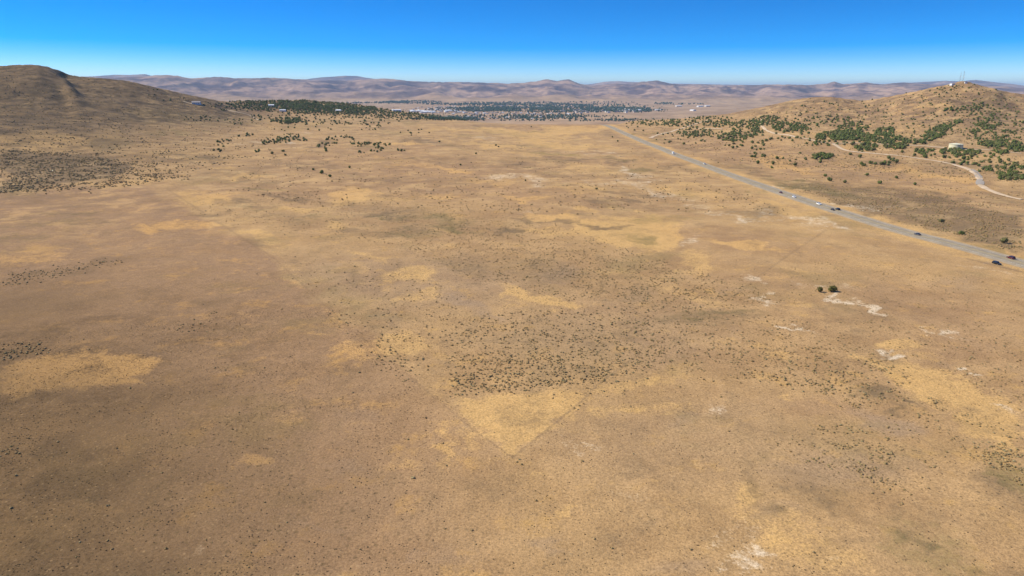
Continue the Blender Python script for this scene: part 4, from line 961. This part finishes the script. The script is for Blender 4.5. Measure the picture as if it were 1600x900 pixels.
# ------------------------------------------------------------------ antenna masts and hut on the summit
def mast(p, hgt, wid, label, dishes):
    q = hit(*p); t = empty("antenna_mast", q, rng.uniform(0, 2)); tag(t, label, "antenna mast", "antenna masts on the summit")
    lt = MB(); leg = [(wid*math.cos(a), wid*math.sin(a)) for a in (0, 2.094, 4.189)]
    n = int(hgt / 2.4)
    for x, y in leg: lt.tube((x, y, -1), (x*.35, y*.35, hgt), .10, .06, 6)
    for k in range(n):
        f0, f1 = 1 - .65*k/n, 1 - .65*(k+1)/n
        for a in range(3):
            b_ = (a + 1) % 3
            lt.tube((leg[a][0]*f0, leg[a][1]*f0, hgt*k/n), (leg[b_][0]*f1, leg[b_][1]*f1, hgt*(k+1)/n), .06, n=4)
            lt.tube((leg[a][0]*f1, leg[a][1]*f1, hgt*(k+1)/n), (leg[b_][0]*f1, leg[b_][1]*f1, hgt*(k+1)/n), .05, n=4)
    lt.build("lattice", M_STEEL, t)
    w_ = MB(); w_.tube((0, 0, hgt - .5), (0, 0, hgt + 4), .09, .04, 6); w_.build("whip_antenna", M_STEEL, t)
    for z_, a in dishes:
        d = MB(); c = Vector((math.cos(a)*wid*.9, math.sin(a)*wid*.9, z_)); d.tube(c, c + Vector((math.cos(a)*.5, math.sin(a)*.5, 0)), .25, 1.0, 14); d.build("dish", WALLS[2], t)
mast((1499, 130), 23, 1.2, "left one of the two lattice masts on the summit", [(15, -1.5)])
mast((1504, 129.5), 26, 1.4, "taller right lattice mast on the summit", [(18, -1.8), (12, -.9)])
q = hit(1488, 133); t = empty("equipment_hut", q, .3); tag(t, "white equipment hut just below the antenna summit", "hut")
m_ = MB(); m_.box((0, 0, 1.2), (10, 6, 4.4)); m_.build("wall", WALLS[2], t)
m_ = MB(); m_.box((0, 0, 3.56), (10.8, 6.8, .3)); m_.build("roof", ROOFS[4], t)
m_ = MB(); m_.box((1.5, -3.03, 1.1), (1.1, .1, 2.1)); m_.build("door", M_STEEL, t)
q = hit(1509, 130); t = empty("equipment_hut", q, -.2); tag(t, "small grey equipment hut beside the taller summit mast", "hut")
m_ = MB(); m_.box((0, 0, 1.0), (5, 4, 4)); m_.build("wall", WALLS[4], t)
m_ = MB(); m_.box((0, 0, 3.16), (5.6, 4.6, .3)); m_.build("roof", ROOFS[1], t)

# ------------------------------------------------------------------ vehicles on the highway
M_GLASS = plain_mat("tinted_glass", (.02, .025, .03), (.03, .035, .04), 1, .08, .6)
M_TYRE = plain_mat("black_rubber", (.02, .02, .02), (.035, .035, .035), 4, .85)
M_RIM = plain_mat("alloy_rim", (.45, .45, .46), (.55, .55, .56), 3, .35, .5, .8)
M_LAMP = plain_mat("lamp_glass", (.75, .75, .72), (.85, .85, .8), 3, .2, .5)
M_TAIL = plain_mat("red_lamp_glass", (.35, .02, .02), (.45, .03, .03), 3, .25, .5)
def paint(name, c): return plain_mat(name, c, tuple(min(1, x * 1.06) for x in c), .6, .32, .5)
PAINT = {'maroon': paint("maroon_paint", (.10, .012, .018)), 'black': paint("black_paint", (.012, .012, .012)), 'white': paint("white_paint", (.80, .80, .78)), 'blue': paint("slate_blue_paint", (.055, .065, .09)), 'grey': paint("dark_grey_paint", (.045, .042, .042))}
def vehicle(p, kind, colour, label, lane=None, rz_add=0.0, name=None):
    q = hit(*p); x, y = q[0], q[1]
    d, zl = hw_dist(np.array([x]), np.array([y]))
    i = int(np.argmin(np.abs(HW[:, 1] - y))); tang = HW[min(i+1, len(HW)-1)] - HW[max(i-1, 0)]
    if tang[1] < 0: tang = -tang
    tang /= np.linalg.norm(tang); nr = np.array([tang[1], -tang[0]])
    if lane is not None:
        x, y = np.array([x, y]) + nr * (lane - d[0]); z = float(zl[0]) + .115
    else: z = q[2] + .02
    rz = math.atan2(-tang[0], tang[1]) + rz_add
    L_, Wd, H, hood, = {'sedan': (4.7, 1.8, 1.45, .95), 'suv': (4.9, 1.92, 1.78, 1.1), 'pickup': (5.8, 2.0, 1.88, 1.15), 'truck': (8.5, 2.4, 3.4, 1.4)}[kind]
    t = empty({'sedan': "car", 'suv': "car", 'pickup': "pickup_truck", 'truck': "box_truck"}[kind], (x, y, z), rz)
    tag(t, label, {'sedan': "car", 'suv': "car", 'pickup': "pickup truck", 'truck': "truck"}[kind], "vehicles on the highway")
    h2 = L_/2; pm = PAINT[colour]; bd = MB(); gl = MB()
    def shell(prof, w0, w1, mb):     # side profile with sides leaning inwards above the belt
        n = len(prof); v = []
        for sx in (-1, 1): v += [(sx * (w0 if z_ <= hood + .02 else w1) / 2, y_, z_) for y_, z_ in prof]
        mb.add(v, [(i_, (i_+1) % n, n+(i_+1) % n, n+i_) for i_ in range(n)] + [tuple(range(n-1, -1, -1)), tuple(range(n, 2*n))])
    low = [(-h2, .38), (-h2+.12, .26), (h2-.12, .26), (h2, .40), (h2-.03, hood*.72), (h2-.25, hood*.86)]
    if kind == 'sedan':
        shell(low + [(.95, hood), (-1.55, hood), (-h2+.05, hood*.97)], Wd, Wd, bd); cab = [(.98, hood-.02), (.25, H-.06), (-.05, H), (-.95, H-.02), (-1.75, hood-.02)]
    elif kind == 'suv':
        shell(low + [(1.1, hood), (-h2+.05, hood)], Wd, Wd, bd); cab = [(1.12, hood-.02), (.45, H-.05), (.1, H), (-2.0, H-.04), (-h2+.08, hood-.02)]
    elif kind == 'pickup':
        shell(low + [(1.5, hood), (-h2+.05, hood)], Wd, Wd, bd); cab = [(1.5, hood-.02), (.85, H-.05), (.5, H), (-.75, H-.02), (-.95, hood-.02)]
    else:
        shell([(-h2, .7), (-h2, .55), (h2-.1, .5), (h2, .7), (h2-.05, 1.3), (h2-.9, 1.42), (-h2, 1.42)], 2.2, 2.2, bd); cab = [(h2-.9, 1.38), (h2-1.5, 2.45), (h2-2.4, 2.5), (h2-2.5, 1.38)]
    shell(cab, Wd*.98, Wd*.80, gl)
    roof_y = [p_[0] for p_ in cab if p_[1] > max(c[1] for c in cab) - .1]
    bd.box(((0), (min(roof_y) + max(roof_y))/2, max(c[1] for c in cab) + .015), (Wd*.82, max(roof_y)-min(roof_y)+.1, .06))
    b_ = bd.build("body", pm, t); gl.build("window_band", M_GLASS, t)
    if kind == 'truck':
        m_ = MB(); m_.box((0, -1.35, 2.05), (2.4, 5.8, 2.7)); m_.build("cargo_box", PAINT['white'], t)
    if kind == 'pickup':
        m_ = MB(); m_.box((0, -1.95, hood+.012), (Wd*.84, 1.75, .02)); m_.build("bed_floor", M_TYRE, t)
    wr = .48 if kind == 'truck' else .36
    for sy in (h2*.62, -h2*.60):
        for sx in (-1, 1):
            m_ = MB(); m_.tube((sx*(Wd/2-.24), sy, wr), (sx*(Wd/2+.02), sy, wr), wr, n=16); w_ = m_.build("wheel", M_TYRE, t)
            m_ = MB(); m_.tube((sx*(Wd/2-.1), sy, wr), (sx*(Wd/2+.035), sy, wr), wr*.6, n=12); m_.build("rim", M_RIM, w_)
    for sx in (-1, 1):
        m_ = MB(); m_.box((sx*Wd*.36, h2-.06, hood*.68), (.38, .16, .16)); m_.build("headlight", M_LAMP, t)
        m_ = MB(); m_.box((sx*Wd*.40, -h2+.02, hood*.80), (.22, .1, .2)); m_.build("taillight", M_TAIL, t)
    return t
PI = math.pi
vehicle((1572, 405), 'suv', 'maroon', "maroon car on the near end of the highway, in the far lane", 2.7)
vehicle((1557, 413), 'suv', 'black', "black car standing off the highway on the dry grass below the maroon one", None, PI + .12)
vehicle((1294.5, 329), 'sedan', 'grey', "dark car nearer the plain, left one of the two driving side by side", -2.6, PI)
vehicle((1302, 328.5), 'suv', 'black', "black car in the far lane, right one of two driving side by side", 2.6)
vehicle((1241, 309), 'suv', 'white', "bright white car on the middle stretch of the highway", -2.6, PI)
vehicle((1274, 320), 'pickup', 'white', "white pickup just behind the two dark cars", 0.9, PI)
vehicle((1425.5, 368), 'sedan', 'blue', "slate blue car alone on the road between the maroon car and the two dark cars", -.2)
vehicle((1225, 302), 'sedan', 'maroon', "small dark red car up the road from the bright white one", -2.6, PI)
vehicle((1047, 241), 'truck', 'white', "white box truck far up the highway toward the pass", -2.6, PI)
vehicle((1096, 257), 'pickup', 'white', "white pickup far up the highway below the box truck", 2.6)

# ------------------------------------------------------------------ the air
hm = bpy.data.materials.new("haze"); hm.use_nodes = True; ht = hm.node_tree; ht.nodes.clear()
ho = ht.nodes.new("ShaderNodeOutputMaterial"); hv = ht.nodes.new("ShaderNodeVolumePrincipled")
hv.inputs['Color'].default_value = HAZE_COLOR; hv.inputs['Density'].default_value = HAZE_DENSITY; hv.inputs['Anisotropy'].default_value = 0.0
ht.links.new(hv.outputs[0], ho.inputs['Volume'])
top = float(Z.max()) + 25; bot = float(Z.min()) - 1.0; HS = 75000.0
hb = MB(); hb.box((0, 0, (top + bot) / 2), (2*HS, 2*HS, top - bot)); tag(hb.build("haze", hm), "thin blue haze in the air over the valley", "haze", None, 'stuff')
print("sage", len(sage), "jun", len(jun), "town trees", len(tt), "tufts", len(TP), "verts", NR*NA, "top", top, "bot", bot)
